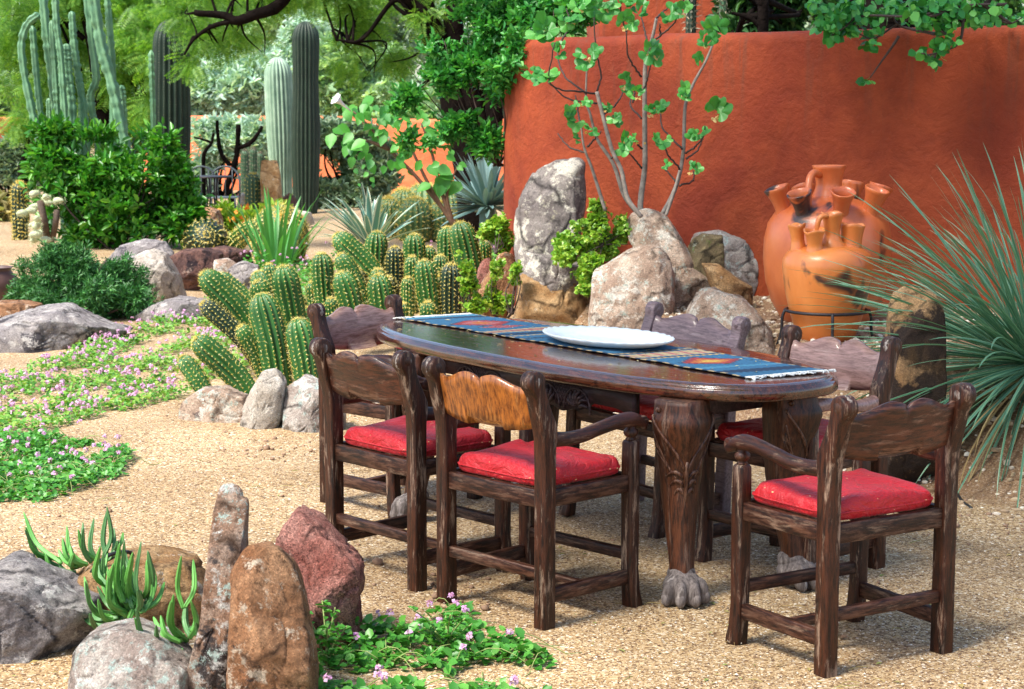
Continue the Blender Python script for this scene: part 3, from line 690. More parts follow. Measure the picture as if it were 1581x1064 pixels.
#@@PART3
# ------------------------------------------------------------------ rocks
def rock(label, poly, Y, thick, mat, seed=0, amp=.05, facet=.5, group='garden rocks', name='rock', N=120, K=60, lean=0.0, cat='rock', box_=.45, cuts=16):
    """poly: outline in photograph pixels, placed at distance Y, given real thickness (metres, half)"""
    P = np.array([at(a, b, Y) for a, b in poly]); zg = float(h(P[:, 0].mean(), Y)) - .05; zl = P[:, 2].min(); zm = P[:, 2].mean()
    if zl > zg: k_ = np.clip((zm - P[:, 2]) / (zm - zl), 0, 1); P[:, 2] -= k_ * (zl - zg)
    c = P.mean(0); ang = np.arctan2(P[:, 2] - c[2], P[:, 0] - c[0]); 
    # resample closed outline by arc length, smoothed a little
    Q = np.vstack([P, P[:1]]); d = np.concatenate([[0], np.cumsum(np.linalg.norm(np.diff(Q, axis=0), axis=1))]); t = np.linspace(0, d[-1], N, endpoint=False)
    Ox = np.interp(t, d, Q[:, 0]); Oz = np.interp(t, d, Q[:, 2])
    for _ in range(1): Ox = (np.roll(Ox, 1) + 2 * Ox + np.roll(Ox, -1)) / 4; Oz = (np.roll(Oz, 1) + 2 * Oz + np.roll(Oz, -1)) / 4
    c = np.array([Ox.mean(), Y, Oz.mean()]); size = (Ox.max() - Ox.min() + Oz.max() - Oz.min()) / 2; rings = []
    for k in range(K):
        ph = math.pi * (k + .15) / (K - 1 + .3); s = math.sin(ph) ** box_; y = -math.cos(ph); y = math.copysign(abs(y) ** .85, y) * thick
        x = c[0] + (Ox - c[0]) * s; z = c[2] + (Oz - c[2]) * s
        rings.append(np.stack([x, Y + y + lean * (z - c[2]) + 0 * x, z], -1))
    V = np.array(rings).reshape(-1, 3); rq = np.random.default_rng(seed * 7 + 1); V0 = V - c
    for _ in range(cuts):      # flat chiselled facets
        nv = rq.normal(size=3) * np.array([.8, 1.5, .8]); nv /= np.linalg.norm(nv); dd_ = V0 @ nv; lim = dd_.max() * rq.uniform(.70, .92) if abs(nv[1]) > .5 else dd_.max() * rq.uniform(.90, .98)
        ex = np.maximum(0, dd_ - lim); V0 = V0 - (ex * .93)[:, None] * nv
    Vr = np.array(rings).reshape(-1, 3) - c
    for ax_ in (0, 2):
        for sg in (1, -1):
            k_ = (Vr[:, ax_] * sg).max() / max(1e-4, (V0[:, ax_] * sg).max()); V0[:, ax_] = np.where(V0[:, ax_] * sg > 0, V0[:, ax_] * k_, V0[:, ax_])
    V = V0 + c; out = np.empty_like(V); ctr = Vector(c)
    for q, p in enumerate(V):
        v = Vector(p); n = (v - ctr); l = n.length + 1e-6; n = n / l; f = 1 / size
        u = v * f * 1.0 + Vector((seed * 3.1, seed * 1.7, seed * 2.9))
        a = mnoise.noise(u * 1.7) * .9 + mnoise.noise(u * 4.1) * .35
        dd, pts = mnoise.voronoi(u * 2.1); e = dd[1] - dd[0]
        fa = (min(e, .35) - .18) * .8
        b = mnoise.noise(u * 9) * .22 + mnoise.noise(u * 21) * .15 + mnoise.noise(u * 46) * .09
        ck = -.55 * max(0, 1 - abs(mnoise.noise(u * 2.6)) / .05)
        g = amp * size * (a * .55 + facet * fa * 1.2 + b + ck)
        out[q] = v + n * g * 1.0
    m = MB(); ringmesh(m, out.reshape(K, N, 3)); base = np.array([c[0], Y, min(P[:, 2].min() + .02, 99)])
    o = m.build(name, mat, None, loc=base); tag(o, label, cat, group); o.data.polygons.foreach_set("use_smooth", np.ones(len(o.data.polygons), bool)); return o
RM = {}
RM['grey'] = rockmat('grey_granite', (.26, .23, .23), (.48, .43, .40), (.06, .055, .065), (.66, .62, .58), .62, .5, seed=1)
RM['pale'] = rockmat('pale_granite', (.50, .42, .34), (.70, .63, .54), (.20, .15, .13), (.80, .76, .68), .1, .4, seed=2)
RM['tan'] = rockmat('tan_granite', (.42, .28, .20), (.66, .50, .38), (.13, .09, .08), (.80, .74, .64), .3, .7, (.50, .58, .50), .5, seed=3)
RM['brown'] = rockmat('brown_sandstone', (.28, .12, .05), (.50, .27, .14), (.035, .025, .025), (.66, .55, .42), .5, .5, seed=4)
RM['red'] = rockmat('red_granite', (.30, .095, .07), (.50, .24, .19), (.07, .035, .035), (.56, .40, .32), .3, .1, seed=5, speck=.8)
RM['slab'] = rockmat('lichened_slab', (.30, .15, .08), (.46, .33, .25), (.03, .028, .032), (.66, .64, .60), .8, .55, (.48, .62, .56), .5, seed=6)
RM['dark'] = rockmat('dark_purple_rock', (.09, .045, .04), (.24, .12, .09), (.025, .015, .02), (.42, .30, .24), .5, .1, seed=7)
RM['mossy'] = rockmat('mossy_rock', (.12, .09, .05), (.30, .23, .12), (.03, .03, .02), (.46, .50, .40), .4, .15, (.13, .22, .03), .4, seed=8)
RM['lich'] = rockmat('lichen_boulder', (.36, .28, .24), (.56, .49, .43), (.10, .08, .08), (.76, .74, .68), .45, .6, (.48, .60, .55), .6, seed=9)
RM['bigb'] = rockmat('patchy_boulder', (.20, .165, .155), (.36, .31, .28), (.06, .05, .055), (.78, .72, .60), .45, .8, (.55, .50, .36), .35, seed=14, sc=.6)
RM['ochre'] = rockmat('ochre_rock', (.34, .17, .06), (.56, .36, .18), (.05, .038, .032), (.64, .58, .48), .2, .2, seed=11)
RM['stand'] = rockmat('dark_stained_stone', (.38, .21, .09), (.60, .38, .20), (.014, .009, .011), (.72, .60, .42), 1.3, .0, seed=15, sc=.42)
# foreground left group
rock('huge grey and tan boulder at the lower left edge with green fingers behind it', [(-60, 905), (0, 872), (60, 885), (110, 915), (150, 925), (160, 960), (128, 1000), (60, 1035), (-60, 1040)], 5.6, .42, RM['grey'], 1, .065, 1.3, cuts=26)
rock('tan flat topped boulder directly behind the green fingered succulents', [(95, 905), (140, 868), (230, 852), (300, 865), (330, 910), (335, 960), (300, 990), (200, 990), (110, 960)], 5.85, .30, RM['ochre'], 2, .05)
rock('round grey speckled boulder low in front of the fingered succulents', [(112, 1010), (140, 978), (200, 966), (260, 985), (300, 1020), (310, 1100), (110, 1100)], 5.15, .22, RM['lich'], 3, .05)
rock('tall narrow upright slab with pale lichen, left of the rounded brown stone', [(355, 748), (372, 748), (382, 762), (384, 800), (378, 850), (385, 930), (372, 1010), (362, 1100), (275, 1100), (292, 1040), (312, 960), (325, 880), (333, 800), (343, 765)], 5.12, .12, RM['slab'], 4, .038, 1.1, box_=.35, cuts=26)
rock('rounded orange brown upright stone in the bottom left group', [(385, 836), (420, 840), (450, 865), (468, 905), (474, 945), (486, 1000), (496, 1100), (352, 1100), (354, 1020), (360, 950), (358, 880), (370, 845)], 5.02, .16, RM['brown'], 5, .036, 1.2, box_=.4, cuts=26)
rock('jagged red granite block leaning right of the rounded brown stone', [(455, 790), (485, 805), (520, 835), (556, 865), (562, 890), (552, 925), (556, 960), (535, 992), (470, 985), (440, 940), (425, 880), (420, 838), (437, 805)], 5.6, .20, RM['red'], 6, .08, 1.6, lean=.2, box_=.35, cuts=26)
# rocks at the foot of the left cactus clump
rock('low rounded pale tan rock, leftmost of three beside the cactus clump', [(275, 655), (282, 620), (310, 598), (350, 597), (385, 610), (392, 650), (370, 680), (330, 688), (290, 682)], 9.75, .17, RM['tan'], 7, .05)
rock('upright grey speckled rock, middle of three beside the cactus clump', [(405, 574), (430, 568), (442, 590), (440, 640), (425, 680), (392, 697), (368, 692), (372, 650), (385, 605)], 9.55, .14, RM['pale'], 8, .04)
rock('cracked pale rock behind the scuffed chair, right of the speckled rock', [(440, 600), (470, 580), (505, 590), (530, 620), (532, 680), (500, 700), (452, 697), (436, 660)], 9.5, .16, RM['lich'], 9, .06, 1.1)
rock('low pale stone just behind the far left chair legs', [(560, 560), (620, 550), (660, 580), (665, 640), (600, 660), (550, 640)], 10.4, .15, RM['tan'], 10, .05)
# left bed rocks
rock('broad grey ridge shaped boulder at the left edge', [(-30, 520), (0, 492), (50, 478), (100, 472), (135, 488), (165, 502), (200, 510), (160, 535), (110, 550), (40, 572), (-30, 590)], 13.0, .5, RM['grey'], 11, .05, 1)
rock('small flat brown rock on the left edge above the ridge boulder', [(-20, 466), (30, 464), (62, 470), (60, 490), (20, 500), (-20, 500)], 13.9, .25, RM['brown'], 12, .04)
rock('low pinkish flat rock between the juniper and the flowers', [(205, 490), (235, 470), (275, 458), (320, 462), (330, 480), (300, 498), (240, 506), (205, 500)], 14.4, .3, RM['grey'], 13, .05)
rock('smooth pale egg shaped boulder between the juniper and the dark rocks', [(198, 430), (205, 400), (230, 385), (255, 392), (275, 425), (286, 460), (262, 474), (225, 468), (200, 456)], 15.6, .3, RM['pale'], 14, .04)
rock('dark purple brown rock with a rusty face beside the pale boulder', [(262, 395), (285, 384), (320, 384), (347, 392), (348, 418), (335, 425), (300, 424), (268, 416)], 16.8, .28, RM['dark'], 15, .05)
rock('grey rock with pale top behind the egg shaped boulder', [(165, 400), (185, 380), (222, 370), (255, 372), (272, 392), (262, 420), (200, 420), (165, 412)], 17.2, .3, RM['grey'], 16, .06)
rock('flat brown slab behind the dark purple rock under the sword leaves', [(300, 385), (345, 380), (385, 388), (392, 402), (350, 410), (310, 402)], 18.0, .25, RM['dark'], 17, .04)
rock('small grey stone low in front of the sword leaved plant', [(352, 412), (375, 402), (400, 410), (402, 432), (370, 442), (352, 432)], 15.7, .15, RM['grey'], 18, .05)
rock('squat tan stone between the sword leaves and the leaning cactus', [(330, 402), (352, 398), (366, 408), (362, 425), (335, 425)], 16.4, .14, RM['tan'], 19, .05)
# retaining rocks behind the table
rock('tall grey boulder with a white chipped top against the wall corner', [(858, 246), (895, 241), (905, 250), (906, 310), (895, 350), (880, 390), (850, 405), (815, 405), (797, 370), (793, 330), (805, 300), (822, 265)], 11.7, .22, RM['bigb'], 20, .04, .9, lean=.1, box_=.5)
rock('wide weathered base boulder under the tall white topped boulder', [(803, 400), (850, 405), (900, 410), (912, 440), (914, 500), (905, 560), (790, 560), (796, 480), (800, 440)], 11.35, .30, RM['ochre'], 21, .05, 1, box_=.45)
rock('middle layer grey rock wedged between the tall boulder and its base', [(801, 388), (860, 398), (905, 405), (912, 445), (880, 458), (820, 442), (802, 425)], 11.3, .27, RM['bigb'], 22, .05)
rock('large rounded lichen speckled boulder in the middle of the rock pile', [(925, 410), (955, 395), (985, 380), (1015, 378), (1032, 395), (1040, 430), (1042, 490), (1040, 560), (905, 560), (908, 480), (912, 430)], 10.7, .26, RM['tan'], 23, .035, .8, box_=.45)
rock('long brown rock ridge sloping down to the right from the fig tree', [(968, 330), (1000, 320), (1028, 330), (1048, 360), (1075, 405), (1110, 440), (1130, 462), (1090, 470), (1060, 490), (1045, 540), (1020, 540), (1000, 420), (970, 370)], 11.05, .22, RM['tan'], 24, .035, .8, box_=.5)
rock('blue green lichen covered round boulder by the wall left of the jars', [(1070, 362), (1110, 356), (1150, 368), (1172, 400), (1174, 430), (1160, 462), (1130, 480), (1085, 450), (1065, 410)], 11.5, .26, RM['lich'], 25, .04)
rock('dark mossy blocky rock in front of the lichen covered round boulder', [(1062, 372), (1085, 360), (1115, 362), (1118, 392), (1108, 408), (1080, 404), (1062, 395)], 11.0, .12, RM['mossy'], 26, .05)
rock('small ochre rock low in front of the lichen covered round boulder', [(1082, 405), (1110, 408), (1140, 430), (1162, 440), (1162, 458), (1140, 466), (1105, 450)], 10.8, .13, RM['ochre'], 27, .04)
rock('pale and grey rock mound behind the greyish purple chair', [(1062, 470), (1080, 450), (1110, 444), (1140, 455), (1165, 478), (1190, 510), (1200, 560), (1180, 620), (1060, 620), (1055, 540)], 9.5, .24, RM['tan'], 28, .05, 1)
rock('split brown wood coloured rock leaning under trailing greenery', [(770, 395), (793, 388), (803, 405), (798, 440), (780, 475), (760, 490), (735, 485), (738, 450), (755, 420)], 12.3, .12, RM['brown'], 29, .06, 1.2)
rock('thin reddish shard rock left of the leaning split rock', [(745, 400), (756, 396), (762, 415), (752, 440), (738, 448), (736, 420)], 12.6, .06, RM['red'], 30, .05)
rock('tall dark stained standing stone beside the long leaved plant', [(1385, 447), (1412, 441), (1440, 455), (1456, 490), (1458, 560), (1456, 640), (1452, 700), (1440, 745), (1380, 760), (1358, 735), (1362, 650), (1366, 560), (1374, 480)], 8.05, .15, RM['stand'], 31, .03, .8, box_=.45, name='standing_stone', cat='standing stone')
rock('small whitish stone at the foot of the front clay jar', [(1308, 528), (1322, 521), (1334, 528), (1337, 540), (1318, 545)], 9.2, .05, RM['pale'], 32, .05)
# far bed
rock('tall flat topped brown standing stone in the far cactus bed', [(404, 252), (415, 247), (428, 250), (431, 280), (434, 310), (440, 335), (412, 338), (405, 310), (402, 280)], 26.5, .16, RM['ochre'], 34, .03, name='standing_stone', cat='standing stone')
rock('lumpy tan boulder left of the far brown standing stone', [(365, 315), (372, 300), (385, 291), (397, 298), (402, 320), (398, 335), (368, 335)], 26.8, .2, RM['tan'], 35, .06)
rock('pink rounded rock left of the lumpy tan boulder', [(345, 318), (358, 312), (370, 322), (372, 336), (345, 338)], 25.6, .15, RM['red'], 36, .04)
rock('dark grey stone right of the far brown standing stone', [(436, 305), (448, 297), (458, 308), (464, 330), (440, 332)], 27.4, .15, RM['dark'], 37, .05)
rock('brown squat boulder between the large bush and the yellow flowers', [(298, 335), (318, 318), (338, 325), (346, 350), (342, 378), (300, 380)], 22.6, .25, RM['brown'], 38, .05)
rock('tan stone far behind the sage bush at the mid left', [(578, 288), (592, 282), (604, 290), (604, 302), (580, 303)], 31, .2, RM['tan'], 39, .05)
rock('low pale pebble of rock in the path near the saguaro foot', [(440, 332), (458, 324), (480, 328), (486, 340), (450, 345)], 25.5, .2, RM['pale'], 40, .04)

# ------------------------------------------------------------------ walls
def wallmesh(path, top, base, th, mat, name, label, cat='wall', r=.07, loc=None):
    P = spline([(p[0], p[1], 0) for p in path], 90); T, N, B = frames(P); N = np.cross(T, [0, 0, 1.]); N /= np.linalg.norm(N, axis=1)[:, None]
    prof = [(0, base)] + [(0, z) for z in np.linspace(base + .3, top - r, 8)] + [(r - r * math.cos(R(a)), top - r + r * math.sin(R(a))) for a in (20, 45, 70, 90)] + [(th - r + r * math.sin(R(a)), top - r + r * math.cos(R(a))) for a in (0, 30, 60, 90)] + [(th, base)]
    rings = []
    for p, n in zip(P, N):
        o = .010 * mnoise.noise(Vector(p * 1.2)) + .008 * mnoise.noise(Vector(p * 4)); q = .012 * mnoise.noise(Vector(p * 1.7 + np.array([5, 0, 0])))
        rings.append([(p[0] - n[0] * -d + n[0] * o * 0, p[1] + n[1] * d, z + q * (z > base + .5)) for d, z in prof])
    m = MB(); ringmesh(m, np.array(rings)); o = m.build(name, mat, None, loc=(P[0][0], P[0][1], 0)); return tag(o, label, cat)
wallmesh([(.9, 17.5), (.35, 15.2), (.03, 14.0), (-.06, 13.2), (.01, 12.65), (.30, 12.2), (.75, 11.9), (1.5, 11.35), (2.3, 10.85), (3.0, 10.45), (4.2, 9.9), (5.5, 9.4)][::-1], 2.15, -.2, .30, M['wall'], 'garden_wall', 'long curved terracotta plastered garden wall with a rounded top behind the clay jars')
#@@PART4
# ------------------------------------------------------------------ clay jars
def clay(name, c1, c2, seed, thr=.63):
    m, nt, b = _new(name); tc = nd(nt, "ShaderNodeTexCoord"); mp = nd(nt, "ShaderNodeMapping"); mp.inputs[1].default_value = (seed, seed * 2, 0); mp.inputs[3].default_value = (1, 1, .6)
    L(nt, tc.outputs['Object'], mp.inputs[0]); v = mp.outputs[0]; a = tnoise(nt, v, 3, 6, .6, .5); d = tnoise(nt, v, 3.6, 4, .5, .8); f = tnoise(nt, v, 60, 5)
    col = ramp(nt, a, [(.3, c1), (.65, c2)]); col = mix(nt, ramp(nt, d, [(thr, 0), (thr + .045, .95)]), col, (.018, .015, .016))
    g = tnoise(nt, v, 2.1, 3); col = mix(nt, ramp(nt, g, [(.6, 0), (.8, .5)]), col, (.38, .27, .16))
    L(nt, col, b.inputs['Base Color']); b.inputs['Roughness'].default_value = .36; b.inputs['Specular IOR Level'].default_value = .5
    b.inputs['Coat Weight'].default_value = .25; b.inputs['Coat Roughness'].default_value = .25
    bp = bump(nt, a, None, .2, .02); bump(nt, f, b, .12, .003, bp); return m
M['clay1'] = clay('burnished_terracotta', (.44, .082, .022), (.64, .17, .045), 3.0, .61)
M['clay2'] = clay('ochre_terracotta', (.54, .125, .022), (.70, .23, .050), 5.5, .585)
M['iron'] = simple('black_iron', (.035, .030, .032), .5, .3, 30, .5, .3)
def neckmesh(m, p0, p1, r0, rm, r1, n=24, wav=0, tilt=None):
    p0 = np.array(p0, float); p1 = np.array(p1, float); ts = np.linspace(0, 1, 12); rings = []
    dv = (p1 - p0); T_, N_, B_ = frames(np.stack([p0, p1])); N_, B_ = N_[0], B_[0]; a = np.linspace(0, 2 * np.pi, n, endpoint=False)
    def rad(t): return r0 + (rm - r0) * sstep(0, .45, t) if t < .45 else rm + (r1 - rm) * ((t - .45) / .55) ** 1.8
    for t in ts:
        rings.append(p0 + dv * t + rad(t) * (np.cos(a)[:, None] * N_ + np.sin(a)[:, None] * B_) + np.outer(np.cos(3 * a) * wav * t * t, [0, 0, 1]))
    for t, dr in ((1.02, -.003), (1.01, -.009), (.9, -.012), (.6, -.010), (.3, -.010)):
        rings.append(p0 + dv * t + max(.01, rad(min(1, t)) + dr) * (np.cos(a)[:, None] * N_ + np.sin(a)[:, None] * B_) + np.outer(np.cos(3 * a) * wav * min(1, t) ** 2, [0, 0, 1]))
    ringmesh(m, np.array(rings)); return m
jx = at(1277, 400, 10.1)[0]; J = np.array([jx, 10.1, 0])
T = thing('clay_jar', 'tall rust red clay jar with a ring of eight flared necks, behind the smaller jar', 'jar', (jx, 10.1, .46))
m = MB(); lathe(m, [(.15, .44), (.20, .46), (.255, .52), (.305, .61), (.338, .72), (.354, .85), (.352, .96), (.333, 1.05), (.29, 1.115), (.22, 1.16), (.14, 1.185), (.07, 1.20)], J, 48, lambda a, z: 1 + .006 * np.sin(3 * a + z * 7)); m.build('jar_body', M['clay1'], T)
m = MB(); neckmesh(m, J + (0, 0, 1.17), J + (0, 0, 1.365), .10, .072, .095); m.build('main_neck', M['clay1'], T)
for k, (a, dz, tl) in enumerate([(-85, 0, 1), (-41, .01, 1), (8, .015, 1), (54, .02, 1), (108, 0, 1), (146, 0, 1), (190, .01, 1), (229, -.01, 1)]):
    a = R(a); d = np.array([math.cos(a), math.sin(a), 0]); m = MB()
    neckmesh(m, J + d * .235 + (0, 0, 1.06), J + d * .305 + (0, 0, 1.235 + dz), .062, .044, .070, wav=.002); m.build('side_neck', M['clay1'], T)
m = MB(); tube(m, spline([J + (-.06, -.05, 1.315), J + (-.10, -.09, 1.33), J + (-.13, -.13, 1.29), J + (-.14, -.17, 1.20), J + (-.14, -.19, 1.12)], 16), [.02] * 16, 10); m.build('handle', M['clay1'], T)
jx = at(1278, 400, 9.4)[0]; J = np.array([jx, 9.4, 0])
T = thing('clay_jar', 'ochre orange clay jar with four necks and black fire marks, held in an iron stand', 'jar', (jx, 9.4, .46))
m = MB(); lathe(m, [(.07, .45), (.12, .455), (.148, .50), (.172, .56), (.196, .64), (.214, .72), (.226, .80), (.233, .87), (.230, .905), (.215, .935), (.185, .957), (.14, .972), (.08, .98)], J, 48, lambda a, z: 1 + .008 * np.sin(2 * a + z * 9)); m.build('jar_body', M['clay2'], T)
for nm, p0, p1, r in (('side_neck', (-.155, -.02, .94), (-.168, -.02, 1.085), (.045, .034, .048)), ('side_neck', (-.085, -.11, .93), (-.095, -.13, 1.065), (.055, .038, .056)), ('tall_neck', (.012, -.03, .95), (.012, -.04, 1.145), (.085, .040, .060)), ('side_neck', (.115, 0, .93), (.125, 0, 1.085), (.062, .055, .066))):
    m = MB(); neckmesh(m, J + p0, J + p1, *r, wav=.006); m.build(nm, M['clay2'], T)
m = MB(); tube(m, spline([J + (-.02, -.08, 1.135), J + (-.055, -.09, 1.13), J + (-.072, -.09, 1.09), J + (-.07, -.08, 1.02), J + (-.05, -.07, .97)], 14), [.014] * 14, 10); m.build('handle', M['clay2'], T)
T = thing('jar_stand', 'black iron ring stand holding the ochre clay jar', 'stand', (jx, 9.4, .46))
m = MB(); a = np.linspace(0, 2 * np.pi, 49); tube(m, [J + (.213 * math.cos(q), .213 * math.sin(q), .638) for q in a], .0085, 8, cap=False); m.build('ring', M['iron'], T)
for q in (-92, -178, 88, -2):
    d = np.array([math.cos(R(q)), math.sin(R(q)), 0]); m = MB(); tube(m, spline([J + d * .218 + (0, 0, .642), J + d * .232 + (0, 0, .60), J + d * .235 + (0, 0, .53), J + d * .26 + (0, 0, .44)], 10), .008, 8); m.build('leg', M['iron'], T)

# ------------------------------------------------------------------ plants: shared pieces
def skin(name, c1, c2, rough=.5, spec=.5):
    m, nt, b = _new(name); v = coord(nt); a = tnoise(nt, v, 6, 6, .6); f = tnoise(nt, v, 50, 4)
    L(nt, ramp(nt, a, [(.3, c1), (.7, c2)]), b.inputs['Base Color']); b.inputs['Roughness'].default_value = rough; b.inputs['Specular IOR Level'].default_value = spec
    bump(nt, f, b, .15, .003); return m
M['echin'] = skin('green_cactus_skin', (.012, .070, .009), (.030, .140, .020), .5)
M['echdark'] = skin('dark_cactus_skin', (.006, .022, .009), (.012, .042, .016))
M['saguaro'] = skin('saguaro_skin', (.030, .075, .035), (.060, .13, .060), .6)
M['sagpale'] = skin('pale_saguaro_skin', (.20, .32, .22), (.36, .50, .36), .6)
M['sagdark'] = skin('dark_saguaro_skin', (.007, .020, .010), (.018, .042, .022), .6)
M['totem'] = skin('knobby_cactus_skin', (.07, .18, .09), (.15, .30, .15), .5)
M['golden'] = skin('barrel_skin', (.05, .11, .03), (.08, .17, .04))
M['spine'] = leafmat('yellow_spines', (.62, .44, .06), (.85, .70, .20), (.95, .88, .50), .6, .2)
M['spinegold'] = leafmat('golden_spines', (.60, .42, .07), (.85, .66, .16), (.95, .85, .4), .6, .2)
M['spinegrey'] = leafmat('grey_spines', (.12, .11, .08), (.25, .23, .17), (.40, .34, .22), .7, .1)
M['bark'] = simple('dark_bark', (.008, .0055, .0045), .95, .5, 9, 0, 1.0, bd=.04); M['bark'].node_tree.nodes['Principled BSDF'].inputs['Specular IOR Level'].default_value = .05
M['bark2'] = simple('brown_bark', (.09, .06, .04), .85, .5, 12, 0, .8, bd=.02)
M['twig'] = simple('fig_bark', (.16, .13, .11), .7, .4, 18, 0, .5, c2=(.30, .26, .22), bd=.004)
M['twigdark'] = simple('dark_twig', (.045, .028, .022), .75, .4, 18, 0, .4, bd=.004)
def ribbed(P, rad, nr, depth, sub=4, tw=0, knob=0, seed=0, sharp=1.0):
    """ribbed column along path P; returns rings and the crest lines"""
    P = np.asarray(P, float); T_, N_, B_ = frames(P); k = nr * sub; a = np.linspace(0, 2 * np.pi, k, endpoint=False); rg = np.random.default_rng(seed); rings = []; nrm = []
    prof = np.abs(np.cos(nr * a / 2)) ** sharp
    for i, (p, r) in enumerate(zip(P, rad)):
        kn = 1 + knob * mnoise.noise(Vector((i * .55, seed * 3.3, 0))) if knob else 1
        wob = (1 + knob * np.array([mnoise.noise(Vector((i * .8, math.floor((q * nr / (2 * np.pi)) + .5) % nr * 2.7, seed))) for q in a])) if knob else 1
        rr = r * kn * (1 - depth + depth * prof) * wob; d = np.cos(a + tw * i)[:, None] * N_[i] + np.sin(a + tw * i)[:, None] * B_[i]
        rings.append(p + rr[:, None] * d); nrm.append(d)
    return np.array(rings), np.array(nrm), np.arange(nr) * sub
def cactus_stem(parent, P0, P1, r, nr=14, depth=.22, bend=.06, spine=.018, step=.028, smat=None, kmat=None, name='stem', crown=True, nst=5, base=.85, domelen=1.3, mid=None, seed=0, sub=4, bulge=None, rings_n=None, sw=.10):
    P0 = np.array(P0, float); P1 = np.array(P1, float); Lh = np.linalg.norm(P1 - P0); rg = np.random.default_rng(seed + 11)
    side = np.array([P0[0] - P1[0], P0[1] - P1[1], 0]) ; mp_ = (P0 + P1) / 2 + side * .12 * (1 if mid is None else mid) + rg.normal(size=3) * bend * .15 * Lh
    n = rings_n or max(14, int(Lh / (r * .25))); P = spline([P0, mp_, P1], n); s = np.linspace(0, Lh, n); dl = min(domelen * r, Lh * .8)
    u = np.clip((s - (Lh - dl)) / dl, 0, 1); rad = r * np.sqrt(np.maximum(0.0008, 1 - u ** 2.3)) * (base + (1 - base) * np.clip(s / (Lh * .5), 0, 1))
    if bulge is not None: rad = rad * np.interp(s / Lh, np.linspace(0, 1, len(bulge)), bulge)
    # finer rings toward the dome
    s2 = np.concatenate([np.linspace(0, Lh - dl, max(4, n // 2), endpoint=False), Lh - dl + dl * np.sin(np.linspace(0, np.pi / 2, 14))])
    Pn = np.stack([np.interp(s2, s, P[:, q]) for q in range(3)], -1); u = np.clip((s2 - (Lh - dl)) / dl, 0, 1)
    rad = r * np.sqrt(np.maximum(0.0008, 1 - u ** 2.3)) * (base + (1 - base) * np.clip(s2 / (Lh * .5), 0, 1))
    if bulge is not None: rad = rad * np.interp(s2 / Lh, np.linspace(0, 1, len(bulge)), bulge)
    Pn = Pn + np.linspace(0, 1e-4, len(Pn))[:, None] * (P1 - P0); rg_, nr_, cr = ribbed(Pn, rad, nr, depth, sub, seed=seed)
    m = MB(); ringmesh(m, rg_); o = m.build(name, smat, parent)
    # areoles along each rib crest
    pts = []; dirs = []
    for c in cr:
        line = rg_[:, c]; dl_ = np.concatenate([[0], np.cumsum(np.linalg.norm(np.diff(line, axis=0), axis=1))]); q = np.arange(step * rg.uniform(.1, .9), dl_[-1], step)
        pts.append(np.stack([np.interp(q, dl_, line[:, z]) for z in range(3)], -1)); dirs.append(np.stack([np.interp(q, dl_, nr_[:, c, z]) for z in range(3)], -1))
    pts = np.concatenate(pts); dirs = np.concatenate(dirs); ax = (P1 - P0) / Lh
    # near the tip spines point up
    h_ = np.clip((np.dot(pts - P0, ax) / Lh - (1 - dl / Lh)) / (dl / Lh), 0, 1)[:, None]; dirs = dirs * (1 - h_ * .8) + ax * h_
    if crown:
        k = 34; a = rg.uniform(0, 6.28, k); e1 = np.cross(ax, [1, 0, 0]); e1 /= np.linalg.norm(e1); e2 = np.cross(ax, e1); q = rg.uniform(0, .45, k) * r
        pts = np.vstack([pts, P1 - ax * .1 * r + np.cos(a)[:, None] * q[:, None] * e1 + np.sin(a)[:, None] * q[:, None] * e2]); dirs = np.vstack([dirs, np.tile(ax, (k, 1))])
    m = MB(); k = len(pts); spv = (np.array([(0, sw, 0), (1, 0, 0), (0, -sw, 0)]), np.array([[0, 1, 2]]))
    for j in range(nst):
        X_ = dirs * rg.uniform(.3, 1.0, (k, 1)) + rdir(k, rg) * .85; inst(m, spv, pts, X_, rdir(k, rg), spine * rg.uniform(.6, 1.2, k))
    wl = (np.array([(.0, .22, 0), (.22, 0, 0), (0, -.22, 0), (-.22, 0, 0)]), np.array([[0, 1, 2, 3]])); inst(m, wl, pts + dirs * .002, np.cross(dirs, ax) + 1e-3, dirs, spine)
    m.build('spines', kmat, o, smooth=False); return o
def pxstem(parent, tip, base, w_, Yb, dYt=0.0, **k):
    """stem from pixel positions: tip, base, width in pixels, at distance Yb (base)"""
    P1 = at(tip[0], tip[1], Yb + dYt); P0 = at(base[0], base[1], Yb); r = w_ * 1.07 * Yb / F_PX / 2; ax = (P1 - P0) / np.linalg.norm(P1 - P0)
    return cactus_stem(parent, P0, P1, r, **k)
